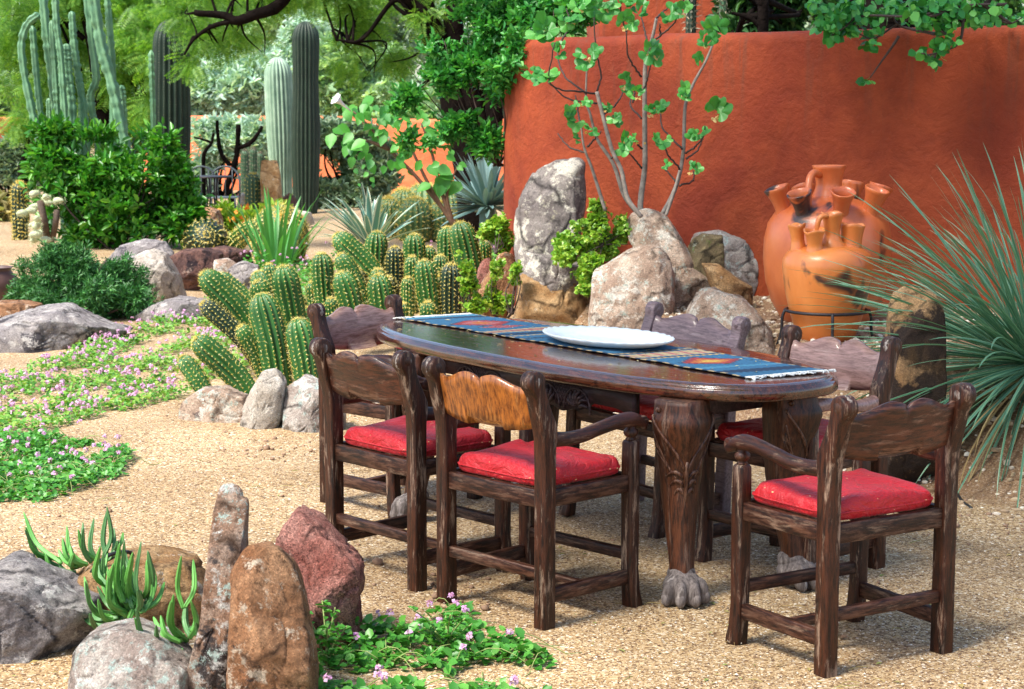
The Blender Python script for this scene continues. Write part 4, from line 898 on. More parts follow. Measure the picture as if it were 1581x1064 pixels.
# left clump
def cl(x, y): return (240 + x / 4.432, 380 + y / 4.432)
T = thing('cactus_clump', 'clump of ribbed green cactus columns with yellow spines leaning left above the three pale rocks', 'cactus', gp(410, 590))
for k, (t_, b_, w_, Y, mat) in enumerate([((318, 180), (720, 720), 165, 11.35, 'echin'), ((430, 195), (760, 560), 105, 11.8, 'echin'), ((320, 385), (760, 900), 120, 11.25, 'echdark'), ((715, 325), (850, 1000), 205, 11.0, 'echin'), ((870, 135), (985, 760), 180, 11.5, 'echin'),
        ((968, 495), (1055, 1010), 190, 10.8, 'echin'), ((580, 545), (760, 900), 125, 11.05, 'echin'), ((690, 175), (810, 520), 130, 11.9, 'echin'), ((690, 238), (800, 560), 140, 11.7, 'echin'), ((775, 122), (820, 420), 100, 12.1, 'echin'),
        ((268, 632), (690, 1090), 165, 10.55, 'echin'), ((178, 755), (380, 1080), 120, 10.6, 'echin'), ((1085, 500), (1100, 640), 70, 11.9, 'echin'), ((880, 700), (930, 980), 100, 11.3, 'echdark'), ((560, 300), (800, 760), 130, 11.9, 'echdark'), ((640, 640), (830, 960), 110, 11.2, 'echdark'), ((960, 330), (1010, 700), 120, 12.0, 'echin'), ((1040, 420), (1090, 760), 110, 11.8, 'echin'), ((500, 480), (800, 900), 110, 11.6, 'echin')]):
    pxstem(T, cl(*t_), cl(*b_), w_ / 4.432, Y, -.05 + .1 * (k % 2), smat=M[mat], kmat=M['spine'], seed=k, nr=14, depth=.34, spine=.021, step=.026, sw=.07, nst=4)
def cr_(x, y): return (480 + x / 4.94, 330 + y / 4.94)
T = thing('cactus_clump', 'wide clump of upright ribbed cactus columns behind the pinkish brown chair and the table end', 'cactus', gp(620, 500))
for k, (t_, b_, w_, Y, mat) in enumerate([((80, 300), (115, 760), 160, 12.7, 'echin'), ((215, 310), (420, 720), 140, 12.9, 'echin'), ((230, 442), (330, 800), 185, 12.4, 'echin'), ((185, 158), (580, 600), 160, 13.4, 'echin'), ((505, 135), (490, 560), 165, 13.8, 'echin'), ((510, 418), (520, 800), 135, 13.0, 'echin'),
        ((510, 462), (565, 860), 185, 12.6, 'echin'), ((640, 252), (645, 640), 130, 13.5, 'echdark'), ((785, 152), (790, 520), 165, 14.0, 'echin'), ((775, 322), (770, 760), 120, 13.2, 'echin'), ((860, 352), (925, 860), 165, 12.8, 'echin'), ((738, 485), (745, 820), 95, 12.6, 'echin'),
        ((1040, 100), (1040, 560), 145, 14.0, 'echin'), ((1130, 62), (1255, 620), 195, 13.8, 'echin'), ((990, 315), (985, 620), 115, 13.6, 'echin'), ((1072, 380), (1065, 860), 160, 12.8, 'echdark'), ((972, 478), (970, 800), 70, 13.0, 'echin'), ((885, 672), (905, 860), 120, 12.2, 'echin'),
        ((1318, 205), (1330, 520), 105, 14.2, 'echin'), ((150, 642), (170, 860), 100, 12.1, 'echin'), ((695, 680), (700, 860), 90, 12.0, 'echin'), ((20, 800), (25, 1000), 80, 12.0, 'echin'), ((350, 420), (400, 800), 120, 13.3, 'echdark'), ((440, 300), (470, 640), 120, 13.9, 'echin'), ((590, 480), (610, 800), 110, 13.2, 'echdark'), ((700, 380), (720, 760), 110, 13.6, 'echin'), ((900, 250), (900, 640), 120, 14.2, 'echin'), ((1130, 420), (1160, 760), 130, 13.3, 'echin'), ((10, 520), (40, 900), 110, 12.9, 'echin')]):
    pxstem(T, cr_(*t_), cr_(*b_), w_ / 4.94, Y, .0, smat=M[mat], kmat=M['spine'], seed=k + 30, nr=14, mid=.5, depth=.34, spine=.023, step=.028, sw=.07, nst=4)

# blades (agave, sword leaves, long leaved plant)
def blademat(name, c1, c2, edge, ew=.72, rough=.4, trans=.2):
    m = leafmat(name, c1, c2, None, rough, trans); nt = m.node_tree; b = nt.nodes["Principled BSDF"]
    a = nd(nt, "ShaderNodeAttribute"); a.attribute_name = 'across'; old = b.inputs['Base Color'].links[0].from_socket
    L(nt, mix(nt, ramp(nt, a.outputs['Fac'], [(ew, 0), (min(.99, ew + .06), 1)]), old, edge), b.inputs['Base Color']); return m
def blades(m, n, base, length, width, el=(10, 80), curl=.3, spread=360, az0=0, rg=rng, seg=9, fold=.25, r0=.04, taper=.55, twist=0):
    for i in range(n):
        az = R(az0 + (rg.uniform(-.5, .5)) * spread); e = R(rg.uniform(*el)); l = length * rg.uniform(.72, 1.1); wd = width * rg.uniform(.8, 1.15)
        d = np.array([math.cos(az), math.sin(az)]); p = np.array([base[0] + d[0] * r0 * rg.uniform(.2, 1), base[1] + d[1] * r0 * rg.uniform(.2, 1), base[2]], float); pts = []; ee = e; cu = curl * rg.uniform(.4, 1.5)
        sw = rg.normal() * .15
        for s in range(seg + 1):
            pts.append(p.copy()); d2 = np.array([math.cos(az + sw * s / seg), math.sin(az + sw * s / seg)]); p = p + np.array([d2[0] * math.cos(ee), d2[1] * math.cos(ee), math.sin(ee)]) * l / seg; ee -= cu * 2 * (s + 1) / seg / seg * 1.0
        pts = np.array(pts); T_ = np.gradient(pts, axis=0); T_ /= np.linalg.norm(T_, axis=1)[:, None]; S_ = np.cross(T_, [0, 0, 1.]); S_ /= np.linalg.norm(S_, axis=1)[:, None] + 1e-9; U_ = np.cross(S_, T_)
        if twist: 
            t_ = rg.uniform(-twist, twist); S_, U_ = S_ * math.cos(t_) + U_ * math.sin(t_), U_ * math.cos(t_) - S_ * math.sin(t_)
        t = np.linspace(0, 1, seg + 1); wp = wd / 2 * (.55 + .45 * np.minimum(1, t / .3)) * np.where(t > taper, np.sqrt(np.maximum(0, 1 - ((t - taper) / (1 - taper)) ** 1.6)), 1) + .0004
        cols = []; att = []
        for q in (-1, -.5, 0, .5, 1): cols.append(pts + S_ * (wp * q)[:, None] + U_ * (abs(q) * fold * wp)[:, None]); att.append(np.full(seg + 1, abs(q)))
        ringmesh(m, np.stack(cols, 1), closed=False, cap=False, att=np.stack(att, 1))
    return m
M['sotol'] = blademat('blue_green_blades', (.03, .13, .07), (.12, .30, .20), (.36, .50, .26), .8, .35, .25)
M['drybl'] = blademat('straw_blades', (.42, .28, .12), (.55, .42, .20), (.5, .4, .2), .9, .7, .2)
M['agvar'] = blademat('striped_agave', (.08, .22, .19), (.14, .32, .28), (.72, .74, .55), .66, .4, .15)
M['agblue'] = blademat('blue_agave', (.11, .21, .21), (.20, .33, .33), (.30, .40, .36), .85, .5, .1)
M['sword'] = blademat('sword_green', (.06, .25, .05), (.11, .38, .09), (.18, .45, .14), .9, .35, .35)
b0 = at(1612, 560, 8.25); gz = hz(b0[0], b0[1])
T = thing('long_leaved_plant', 'large fountain of long thin blue green leaves at the right edge against the terracotta wall', 'plant', (b0[0], b0[1], gz))
m = MB(); c0 = (b0[0], b0[1], b0[2]); rgs = np.random.default_rng(21)
blades(m, 290, c0, 1.0, .012, (-10, 88), .45, 360, 0, rgs, 11, .35, .12, .25, .9)
blades(m, 75, c0, 1.1, .012, (12, 55), .35, 110, 180, rgs, 11, .35, .12, .25, .9); blades(m, 150, c0, .95, .013, (-50, 5), .4, 200, 230, rgs, 11, .35, .12, .25, .9); m.build('leaves', M['sotol'], T, attr='across')
m = MB(); blades(m, 90, (b0[0], b0[1], b0[2] - .05), .75, .012, (-50, 10), .9, 360, 0, rgs, 9, .3, .12, .25); m.build('dry_leaves', M['drybl'], T, attr='across')
m = MB(); tube(m, [(b0[0], b0[1], gz - .05), (b0[0], b0[1], b0[2])], [.07, .06], 14); m.build('stem', M['bark2'], T)
b0 = gp(574, 405); T = thing('variegated_agave', 'agave with stiff blue green leaves edged in cream above the cactus clumps', 'agave', b0)
m = MB(); rgs = np.random.default_rng(4); blades(m, 54, b0 + (0, 0, .16), .70, .078, (15, 86), .25, 360, 0, rgs, 8, .3, .05, .35); m.build('leaves', M['agvar'], T, attr='across')
b0 = at(752, 318, 19.5) * np.array([1, 1, 0]); T = thing('blue_agave', 'powdery blue agave half hidden by the left corner of the terracotta wall', 'agave', b0)
m = MB(); rgs = np.random.default_rng(5); tube(m, [b0 + (0, 0, -.05), b0 + (0, 0, .62)], [.10, .08], 10); blades(m, 150, b0 + (0, 0, .62), .62, .055, (-15, 85), .2, 360, 0, rgs, 7, .3, .08, .35); m.build('leaves', M['agblue'], T, attr='across')
b0 = at(212, 210, 27); T = thing('yucca', 'grey spherical yucca with thin radiating leaves behind the knobby cactus', 'yucca', (b0[0], 27, 0))
m = MB(); rgs = np.random.default_rng(15); blades(m, 220, b0, .55, .016, (-60, 88), .1, 360, 0, rgs, 4, .2, .05, .4); m.build('leaves', M['agblue'], T, attr='across')
m = MB(); tube(m, [(b0[0], 27, -.05), b0], [.09, .08], 10); m.build('trunk', M['bark2'], T)
b0 = gp(425, 428); T = thing('sword_leaved_plant', 'clump of upright bright green sword shaped leaves in front of the golden barrel cactus', 'plant', b0)
m = MB(); rgs = np.random.default_rng(6); blades(m, 46, b0, .90, .042, (48, 86), .35, 360, 0, rgs, 8, .15, .16, .45); m.build('leaves', M['sword'], T, attr='across')
#@@PART5
# ------------------------------------------------------------------ fingered succulents in the lower left
M['stap'] = skin('finger_green', (.07, .24, .035), (.13, .36, .07), .5)
M['stapd'] = skin('finger_green_dark', (.045, .14, .04), (.09, .22, .06), .5)
def finger(m, P0, P1, r, bow, rg):
    P0 = np.array(P0); P1 = np.array(P1); mid = (P0 + P1) / 2 + np.array(bow); P = spline([P0, mid, P1], 26); n = 26; T_, N_, B_ = frames(P)
    a = np.linspace(0, 2 * np.pi, 16, endpoint=False); t = np.linspace(0, 1, n); rad = r * np.sqrt(np.maximum(.01, 1 - np.maximum(0, (t - .55) / .45) ** 1.7)) * (.8 + .2 * np.minimum(1, t * 5))
    rings = []
    for i in range(n):
        tooth = 1 + .20 * (.5 + .5 * math.sin(i * 2.1)); pr = (.50 + .50 * np.abs(np.cos(2 * a)) ** 2.2 * tooth) * rad[i]
        rings.append(P[i] + pr[:, None] * (np.cos(a)[:, None] * N_[i] + np.sin(a)[:, None] * B_[i]))
    ringmesh(m, np.array(rings))
def fingers(label, base_px, Y, tips, r, seed):
    b = at(*base_px, Y); T = thing('finger_succulent', label, 'succulent', b); rg = np.random.default_rng(seed)
    r = r * .86; tips = tips + [(x + rg.normal() * 9, y + rg.uniform(0, 24), bx + rg.normal() * 5, by + rg.normal() * 4) for x, y, bx, by in tips]
    for k, (x, y, bx, by) in enumerate(tips):
        P0 = at(bx, by, Y + rg.uniform(-.06, .06)); P1 = at(x, y, Y + rg.uniform(-.16, .12)); L_ = np.linalg.norm(P1 - P0); s = np.sign(x - bx + .01)
        m = MB(); finger(m, P0, P1, r * rg.uniform(.85, 1.15), (s * .10 * L_, rg.uniform(-.03, .03), -.10 * L_), rg); m.build('stem', M['stap'] if rg.uniform() < .7 else M['stapd'], T)
    return T
fingers('sprawling green fingered succulent at the upper left with two long bare stems', (110, 880), 5.85, [(36, 790, 95, 870), (38, 818, 100, 880), (50, 868, 95, 885), (103, 812, 130, 872), (128, 806, 145, 870), (165, 782, 160, 860), (145, 800, 150, 868), (90, 848, 118, 876), (70, 855, 100, 884), (108, 842, 135, 872), (176, 815, 165, 868), (190, 822, 175, 850)], .0105, 1)
fingers('dense tuft of upright green fingers between the tan boulder and the speckled boulder', (195, 940), 5.5, [(130, 890, 185, 960), (122, 930, 182, 968), (135, 925, 178, 955), (155, 843, 165, 905), (170, 880, 195, 955), (185, 838, 190, 930), (192, 834, 205, 940), (205, 853, 215, 930), (218, 835, 222, 940), (228, 850, 226, 925), (165, 875, 200, 950), (175, 870, 185, 945), (200, 870, 200, 955), (150, 905, 190, 955), (233, 880, 222, 945), (160, 850, 172, 930), (212, 910, 208, 945), (180, 860, 206, 950), (195, 900, 212, 950), (225, 895, 218, 945)], .0115, 2)
fingers('small cluster of dark green fingers beside the tall lichened slab', (265, 990), 5.2, [(280, 858, 283, 940), (268, 918, 285, 985), (295, 928, 293, 985), (210, 940, 262, 998), (217, 968, 258, 1003), (248, 950, 278, 992), (241, 965, 270, 1000), (212, 1010, 272, 1012), (275, 1005, 280, 1030), (262, 935, 290, 990), (300, 945, 296, 975), (255, 975, 282, 1005)], .0105, 3)
M['hose'] = simple('black_hose', (.012, .012, .013), .5, .2, 20)
m = MB(); tube(m, spline([gp(128, 900), at(140, 885, 5.75), at(160, 862, 5.75), at(185, 853, 5.8), at(205, 856, 5.9), gp(215, 880)], 30), .0065, 8)
tag(m.build('irrigation_hose', M['hose'], None, loc=gp(128, 900)), 'black irrigation hose curving through the green fingered succulents', 'hose')
b = gp(1470, 750); m = MB(); tube(m, spline([gp(1466, 700, .06), gp(1472, 745, .02), gp(1484, 772, .012), gp(1500, 785, .01)], 20), .007, 8)
tag(m.build('irrigation_hose', M['hose'], None, loc=b), 'dark hose looping out of the soil behind the right armchair', 'hose')

# ------------------------------------------------------------------ ground cover
M['cover'] = leafmat('ground_cover_leaves', (.07, .26, .03), (.18, .44, .06), (.38, .56, .10), .45, .35)
M['coverd'] = leafmat('lantana_leaves', (.045, .21, .025), (.09, .35, .045), (.18, .46, .08), .42, .35)
M['flower'] = leafmat('pink_flowers', (.62, .28, .62), (.78, .42, .72), (.85, .6, .78), .6, .3)
M['stemmat'] = simple('green_stems', (.22, .28, .08), .7, .3, 20, bs=0)
def inpoly(px, py, poly):
    poly = np.array(poly); x0, y0 = poly[:, 0], poly[:, 1]; x1, y1 = np.roll(x0, -1), np.roll(y0, -1); c = np.zeros(len(px), bool)
    for a, b, d, e in zip(x0, y0, x1, y1):
        cond = ((b > py) != (e > py)) & (px < (d - a) * (py - b) / (e - b + 1e-9) + a); c ^= cond
    return c
def cover(name, label, poly, n, size, hmax, mat, nf, seed, thin=.9, flow=.013, thr=-.12, cat='ground cover'):
    rg = np.random.default_rng(seed); G = np.array([gp(*p)[:2] for p in poly]); lo, hi = G.min(0), G.max(0); Q = rg.uniform(lo, hi, (n * 3, 2)); Q = Q[inpoly(Q[:, 0], Q[:, 1], G)][:n]
    f = np.array([mnoise.noise(Vector((q[0] * 2.6, q[1] * 2.6, seed))) + .5 * mnoise.noise(Vector((q[0] * 8, q[1] * 8, seed))) for q in Q]); keep = f > thr; Q = Q[keep]; f = f[keep]; n = len(Q)
    z = h(Q[:, 0], Q[:, 1]) + hmax * np.clip(.35 + f, .1, 1) * rg.uniform(.05, 1, n); P = np.stack([Q[:, 0], Q[:, 1], z], -1)
    m = MB(); X_ = rdir(n, rg); X_[:, 2] = abs(X_[:, 2]) * .5; N_ = rdir(n, rg) * .5 + np.array([0, -.15, 1.]); inst(m, T_ovate(.75, .05, .08), P, X_, N_, size * rg.uniform(.6, 1.3, n))
    c = Q.mean(0); o = m.build(name, mat, None, loc=(c[0], c[1], 0)); tag(o, label, cat, kind='stuff')
    # runners (thin stems)
    m = MB()
    for k in range(60):
        q = Q[rg.integers(n)]; a = rg.uniform(0, 6.28); l = rg.uniform(.08, .25); P_ = [(q[0] + math.cos(a) * l * t, q[1] + math.sin(a) * l * t, hz(q[0], q[1]) + hmax * .5 * math.sin(math.pi * min(1, t + .2)) + .004) for t in np.linspace(0, 1, 6)]; tube(m, P_, .0016, 4)
    s_ = m.build('stems', M['stemmat'], o); s_['kind'] = 'stuff'
    if nf:
        m = MB(); idx = rg.integers(0, n, nf); pet = (np.array([(0, 0, 0), (.5, .45, .1), (1, 0, .0), (.5, -.45, .1)]), np.array([[0, 1, 2, 3]]))
        pc = P[idx] + np.stack([rg.normal(size=nf) * .01, rg.normal(size=nf) * .01, np.full(nf, hmax * .45)], -1); pc[:, 2] = h(pc[:, 0], pc[:, 1]) + hmax * rg.uniform(.6, 1.15, nf)
        for k in range(16):
            d = rdir(nf, rg); d[:, 2] = abs(d[:, 2]); d[:, 1] -= .2; inst(m, pet, pc + d * flow * .55, np.cross(d, rdir(nf, rg)), d, flow * rg.uniform(.6, 1.1, nf))
        fo = m.build('blossoms', M['flower'], o); fo['kind'] = 'stuff'
    return o
cover('ground_cover', 'carpet of trailing plants with pink flowers between the left boulders and the cactus clump', [(-30, 580), (60, 560), (130, 545), (200, 512), (260, 492), (330, 470), (372, 500), (395, 545), (372, 600), (290, 612), (230, 628), (120, 655), (60, 668), (-30, 672)], 17000, .027, .09, M['cover'], 430, 1, thr=-.04, flow=.015)
cover('ground_cover', 'bright green patch of trailing plants at the left edge below the flower carpet', [(-30, 672), (60, 668), (110, 684), (150, 690), (205, 705), (190, 735), (130, 755), (60, 775), (-30, 790)], 5200, .027, .10, M['coverd'], 55, 2, flow=.014, thr=-.3)
cover('ground_cover', 'green trailing plant with pink flowers spreading over the gravel at the bottom edge', [(465, 1064), (500, 1020), (520, 1010), (560, 985), (640, 975), (680, 950), (720, 945), (740, 985), (800, 1000), (850, 1020), (860, 1050), (840, 1110), (440, 1140)], 2500, .033, .10, M['coverd'], 26, 3, flow=.014, thr=-.15)
cover('ground_cover', 'leafy weeds with small lilac flowers between the dark purple rock and the left cactus clump', [(345, 470), (360, 440), (400, 425), (500, 415), (560, 430), (560, 470), (470, 480), (400, 478)], 3000, .045, .26, M['coverd'], 50, 7, flow=.015, thr=-.25)
cover('ground_cover', 'low weeds with small pink flowers behind the right hand cactus clump', [(480, 455), (560, 430), (660, 420), (760, 405), (790, 420), (770, 475), (640, 480), (520, 490)], 5000, .04, .30, M['coverd'], 60, 4, flow=.016, thr=-.1)
# small sprigs
def sprig(label, base, hgt, n, size, mat, seed, spread=.5, name='weed', cat='weed'):
    rg = np.random.default_rng(seed); T = thing(name, label, cat, base); m = MB(); ms = MB()
    for k in range(n):
        a = rg.uniform(0, 6.28); l = hgt * rg.uniform(.5, 1.1); P = spline([base, base + np.array([math.cos(a) * spread * l * .4, math.sin(a) * spread * l * .4, l * .6]), base + np.array([math.cos(a) * spread * l, math.sin(a) * spread * l, l])], 10)
        tube(ms, P, .0025, 5); kk = 14; idx = rg.uniform(2, 9, kk); Q = np.stack([np.interp(idx, range(10), P[:, j]) for j in range(3)], -1); X_ = rdir(kk, rg); X_[:, 2] = abs(X_[:, 2]) * .4; inst(m, T_ovate(.6), Q, X_, rdir(kk, rg) * .4 + np.array([0, 0, 1.]), size * rg.uniform(.6, 1.2, kk))
    m.build('leaves', mat, T); ms.build('stems', M['stemmat'], T); return T
sprig('small green shoots at the foot of the jagged red granite block', gp(505, 1030), .17, 8, .032, M['coverd'], 1)
sprig('tall green shoots rising above the bottom edge ground cover', gp(690, 1010), .16, 9, .03, M['coverd'], 2, .8)

# ------------------------------------------------------------------ shrubs
M['junip'] = leafmat('juniper', (.014, .085, .018), (.035, .17, .03), (.09, .28, .05), .55, .15)
M['bush'] = leafmat('glossy_bush', (.03, .17, .015), (.06, .28, .025), (.18, .46, .05), .35, .35)
M['jade'] = leafmat('jade_leaves', (.14, .36, .03), (.27, .50, .05), (.50, .62, .09), .35, .35)
M['vine'] = leafmat('vine_leaves', (.03, .20, .035), (.06, .33, .06), (.16, .50, .09), .38, .4)
M['mesq'] = leafmat('feathery_leaves', (.09, .27, .03), (.19, .42, .05), (.36, .60, .09), .5, .55)
M['mesq2'] = leafmat('hazed_feathery_leaves', (.28, .50, .24), (.42, .64, .36), (.58, .76, .50), .5, .5)  # paled for far trees: distance haze put into the leaf colour
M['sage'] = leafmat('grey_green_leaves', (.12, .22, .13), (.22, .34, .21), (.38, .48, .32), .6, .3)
M['mint'] = leafmat('hazed_blue_green_leaves', (.36, .58, .46), (.52, .72, .60), (.68, .82, .72), .6, .4)  # haze painted in, leaves tinted towards pale aqua
M['dk'] = leafmat('dark_evergreen', (.018, .07, .02), (.04, .13, .035), (.08, .20, .05), .5, .3)
def bush(name, label, base, clumps, n, size, tpl, lm, bm=None, seed=0, thin=0, cat='bush', up=.5, out=.8, droop=0, group=None, nb=10, br=.02, shell=.5):
    rg = np.random.default_rng(seed); T = thing(name, label, cat, base, group); m = MB()
    cloud(m, tpl, clumps, n, size, rg, up, out, shell, droop, thin); m.build('foliage', lm, T); m = MB()
    for k in range(nb):
        c, r = clumps[k % len(clumps)]; tip = np.array(c) + rdir(1, rg)[0] * np.broadcast_to(np.asarray(r, float), (3,)) * .6; b = np.array(base) + np.array([rg.normal() * br * 2, rg.normal() * br * 2, -.03])
        mid = (b + tip) / 2 + rg.normal(size=3) * .12 * np.linalg.norm(tip - b) * np.array([1, 1, .3]); P = spline([b, mid, tip], 12); tube(m, P, np.linspace(br, br * .25, 12), 6)
    m.build('branches', bm or M['bark2'], T); return T
def W(px, py, Y): return at(px, py, Y)
def cl_px(lst, Y0, ry=None):
    """clumps from pixel ellipses (px, py, rx, rz[, dY])"""
    out = []
    for c in lst:
        dY = c[4] if len(c) > 4 else 0; Y = Y0 + dY; k = Y / F_PX; out.append((at(c[0], c[1], Y), np.array([c[2] * k, (c[2] + c[3]) / 2 * k, c[3] * k])))
    return out
spr = T_sprig(14, 2, .42, .045, .9)
bush('juniper', 'low dark green juniper mound behind the ridge shaped boulder', gp(120, 492), cl_px([(70, 440, 50, 38), (120, 430, 55, 45), (175, 445, 48, 42), (120, 462, 80, 28, -.3), (60, 462, 40, 24), (205, 468, 30, 20, -.2), (90, 405, 30, 20), (150, 400, 25, 15)], 14.6), 8000, .11, spr, M['junip'], seed=1, up=.2, out=1.4, shell=.7, thin=5.0)
ov5 = T_cluster(6, .42, .8, 3)
bush('shrub', 'big leafy bright green shrub in front of the tall knobby cacti', gp(185, 392), cl_px([(110, 300, 60, 45), (170, 270, 60, 45), (240, 270, 55, 50), (200, 330, 90, 50), (120, 345, 50, 35), (280, 320, 35, 45), (90, 250, 45, 35), (245, 225, 30, 25), (60, 215, 22, 15), (150, 230, 40, 30), (285, 350, 28, 25), (90, 205, 25, 12)], 21.0), 6800, .125, ov5, M['bush'], M['twigdark'], 2, nb=26, br=.014, thin=3.0, shell=.8)
# trailing jade on the rocks
jd = T_cluster(6, .95, .8, 8)
def trail(name, label, base, lst, Y, n, size, seed, lm=M['jade'], tpl=jd):
    return bush(name, label, base, cl_px(lst, Y), int(n * 1.9), size * .78, tpl, lm, M['twigdark'], seed, cat='succulent', nb=10, br=.005, droop=.4, shell=.8, thin=9)
trail('trailing_succulent', 'bright yellow green trailing succulent spilling over the middle rock pile', at(930, 370, 11), [(925, 340, 30, 22), (955, 350, 25, 25), (900, 370, 35, 28, -.1), (880, 400, 25, 25, -.2), (910, 415, 26, 24, -.25), (905, 440, 12, 14, -.3), (940, 375, 22, 25), (868, 380, 12, 15, -.1), (920, 318, 14, 10), (985, 372, 10, 8)], 11.1, 1500, .042, 3)
trail('trailing_succulent', 'round leaved succulent growing high beside the wall corner above the split rock', at(765, 385, 12.3), [(765, 350, 22, 18), (775, 370, 20, 14), (752, 362, 12, 12), (770, 385, 14, 14)], 12.5, 480, .042, 4)
trail('trailing_succulent', 'green succulent strand climbing left of the split rock', at(722, 480, 11.8), [(714, 395, 7, 14), (718, 420, 10, 16), (724, 445, 14, 16), (728, 468, 20, 14), (740, 474, 14, 10)], 11.8, 420, .042, 5)
trail('trailing_succulent', 'succulent strand hanging down the face of the split rock', at(765, 478, 11.9), [(768, 410, 8, 14), (766, 435, 9, 14), (762, 458, 12, 14), (765, 474, 14, 8)], 11.9, 300, .04, 6)
trail('trailing_succulent', 'thin succulent strand between the split rock and the base boulder', at(790, 478, 11.0), [(798, 415, 5, 12), (795, 440, 6, 14), (788, 462, 9, 12)], 11.05, 190, .04, 7)

# ------------------------------------------------------------------ cacti further back
def gpY(px, py): q = gp(px, py); return q
T = thing('golden_barrel', 'large golden barrel cactus behind the sword leaved plant', 'cactus', gp(432, 398))
cactus_stem(T, gp(432, 400) - (0, 0, .03), at(432, 334, 19.6), .32, 22, .16, 0, .05, .05, M['golden'], M['spinegold'], nst=7, base=.8, domelen=1.15, name='body', sub=4, seed=2, sw=.06)
q = gp(655, 347); T = thing('barrel_cactus_group', 'cluster of yellow spined barrel cacti under the broad leaved flowering plant', 'cactus', q)
for k, (x, y, w_, dy) in enumerate([(655, 283, 78, 0), (622, 292, 50, -.4), (695, 296, 40, -.2), (640, 305, 55, -1.0), (600, 305, 40, -.6), (680, 312, 40, -.9)]):
    Y = 24.5 + dy; P1 = at(x, y, Y); P0 = np.array([P1[0], Y, -.05]); cactus_stem(T, P0, P1, w_ * Y / F_PX / 2, 18, .16, 0, .055, .06, M['golden'], M['spinegold'], nst=6, base=.85, domelen=1.3, name='stem', seed=k, sub=4, sw=.06)
q = gp(315, 388); T = thing('hedgehog_cactus', 'low green ribbed cactus mound with pale spines behind the dark purple rock', 'cactus', q)
cactus_stem(T, gp(318, 390) - (0, 0, .03), at(318, 361, 20.5), .26, 18, .22, 0, .04, .06, M['echdark'], M['spine'], nst=4, base=.9, domelen=.9, name='body', seed=3)
q = gp(375, 385); T = thing('hedgehog_cactus', 'pale green cactus stem leaning right beside the golden barrel cactus', 'cactus', q)
cactus_stem(T, gp(352, 392), at(396, 348, 20.3), .11, 14, .2, 0, .04, .05, M['echin'], M['spine'], nst=5, name='body', seed=5)
def saguaro(label, x, ytop, ybase, w_, Y, mat, seed, bulge, kmat, lean=0):
    P0 = at(x + lean, ybase, Y); P0[2] = hz(P0[0], P0[1]) - .05; P1 = at(x, ytop, Y); T = thing('saguaro', label, 'cactus', P0, 'tall saguaro columns in the back garden')
    cactus_stem(T, P0, P1, w_ * Y / F_PX / 2, 20, .26, .02, .02, .035, mat, kmat, nst=1, base=.9, domelen=1.5, name='trunk', seed=seed, bulge=bulge, rings_n=60, sw=.06, mid=0)
saguaro('dark saguaro column with a pinched waist, taller of the middle pair', 472, 33, 330, 42, 29.0, M['sagdark'], 1, [.92, 1, 1.05, 1.08, 1.08, 1.04, .97, .93, .97, 1.0, 1.0], M['spinegrey'])
saguaro('pale green saguaro column left of the dark pinched one', 428, 88, 325, 42, 29.8, M['sagpale'], 2, [.72, .82, .8, .95, 1.02, 1.05, 1.05, 1.02, .98], M['spinegrey'], 8)
saguaro('thick dark saguaro trunk behind the big leafy shrub', 264, 30, 372, 56, 23.5, M['sagdark'], 3, [1, 1.02, 1.05, 1.05, 1.0, .98], M['spinegrey'])
for k, (x, yt, yb, w_, Y, lab) in enumerate([(378, 232, 330, 13, 28.5, 'thin cactus column, leftmost of three behind the brown standing stone'), (391, 229, 330, 12, 28.8, 'thin cactus column in the middle of the three behind the brown standing stone'), (402, 236, 330, 12, 29.1, 'thin cactus column nearest the brown standing stone of the three behind it'), (390, 268, 332, 24, 26.6, 'short stout cactus between the lumpy tan boulder and the standing stone')]):
    P1 = at(x, yt, Y); P0 = at(x, yb, Y); P0[2] = -.03; T = thing('column_cactus', lab, 'cactus', P0, 'cactus columns in the far bed'); cactus_stem(T, P0, P1, w_ * Y / F_PX / 2, 12, .2, 0, .04, .06, M['saguaro'], M['spinegold'] if k == 3 else M['spinegrey'], nst=4, name='trunk', seed=k, mid=0)
P1 = at(30, 282, 22.5); P0 = at(32, 378, 22.5); P0[2] = -.02; T = thing('column_cactus', 'short dark cactus column with a reddish spiny cap at the left edge', 'cactus', P0); cactus_stem(T, P0, P1, .10, 14, .2, 0, .05, .05, M['echdark'], M['spinegold'], nst=5, name='trunk', seed=9, mid=0)
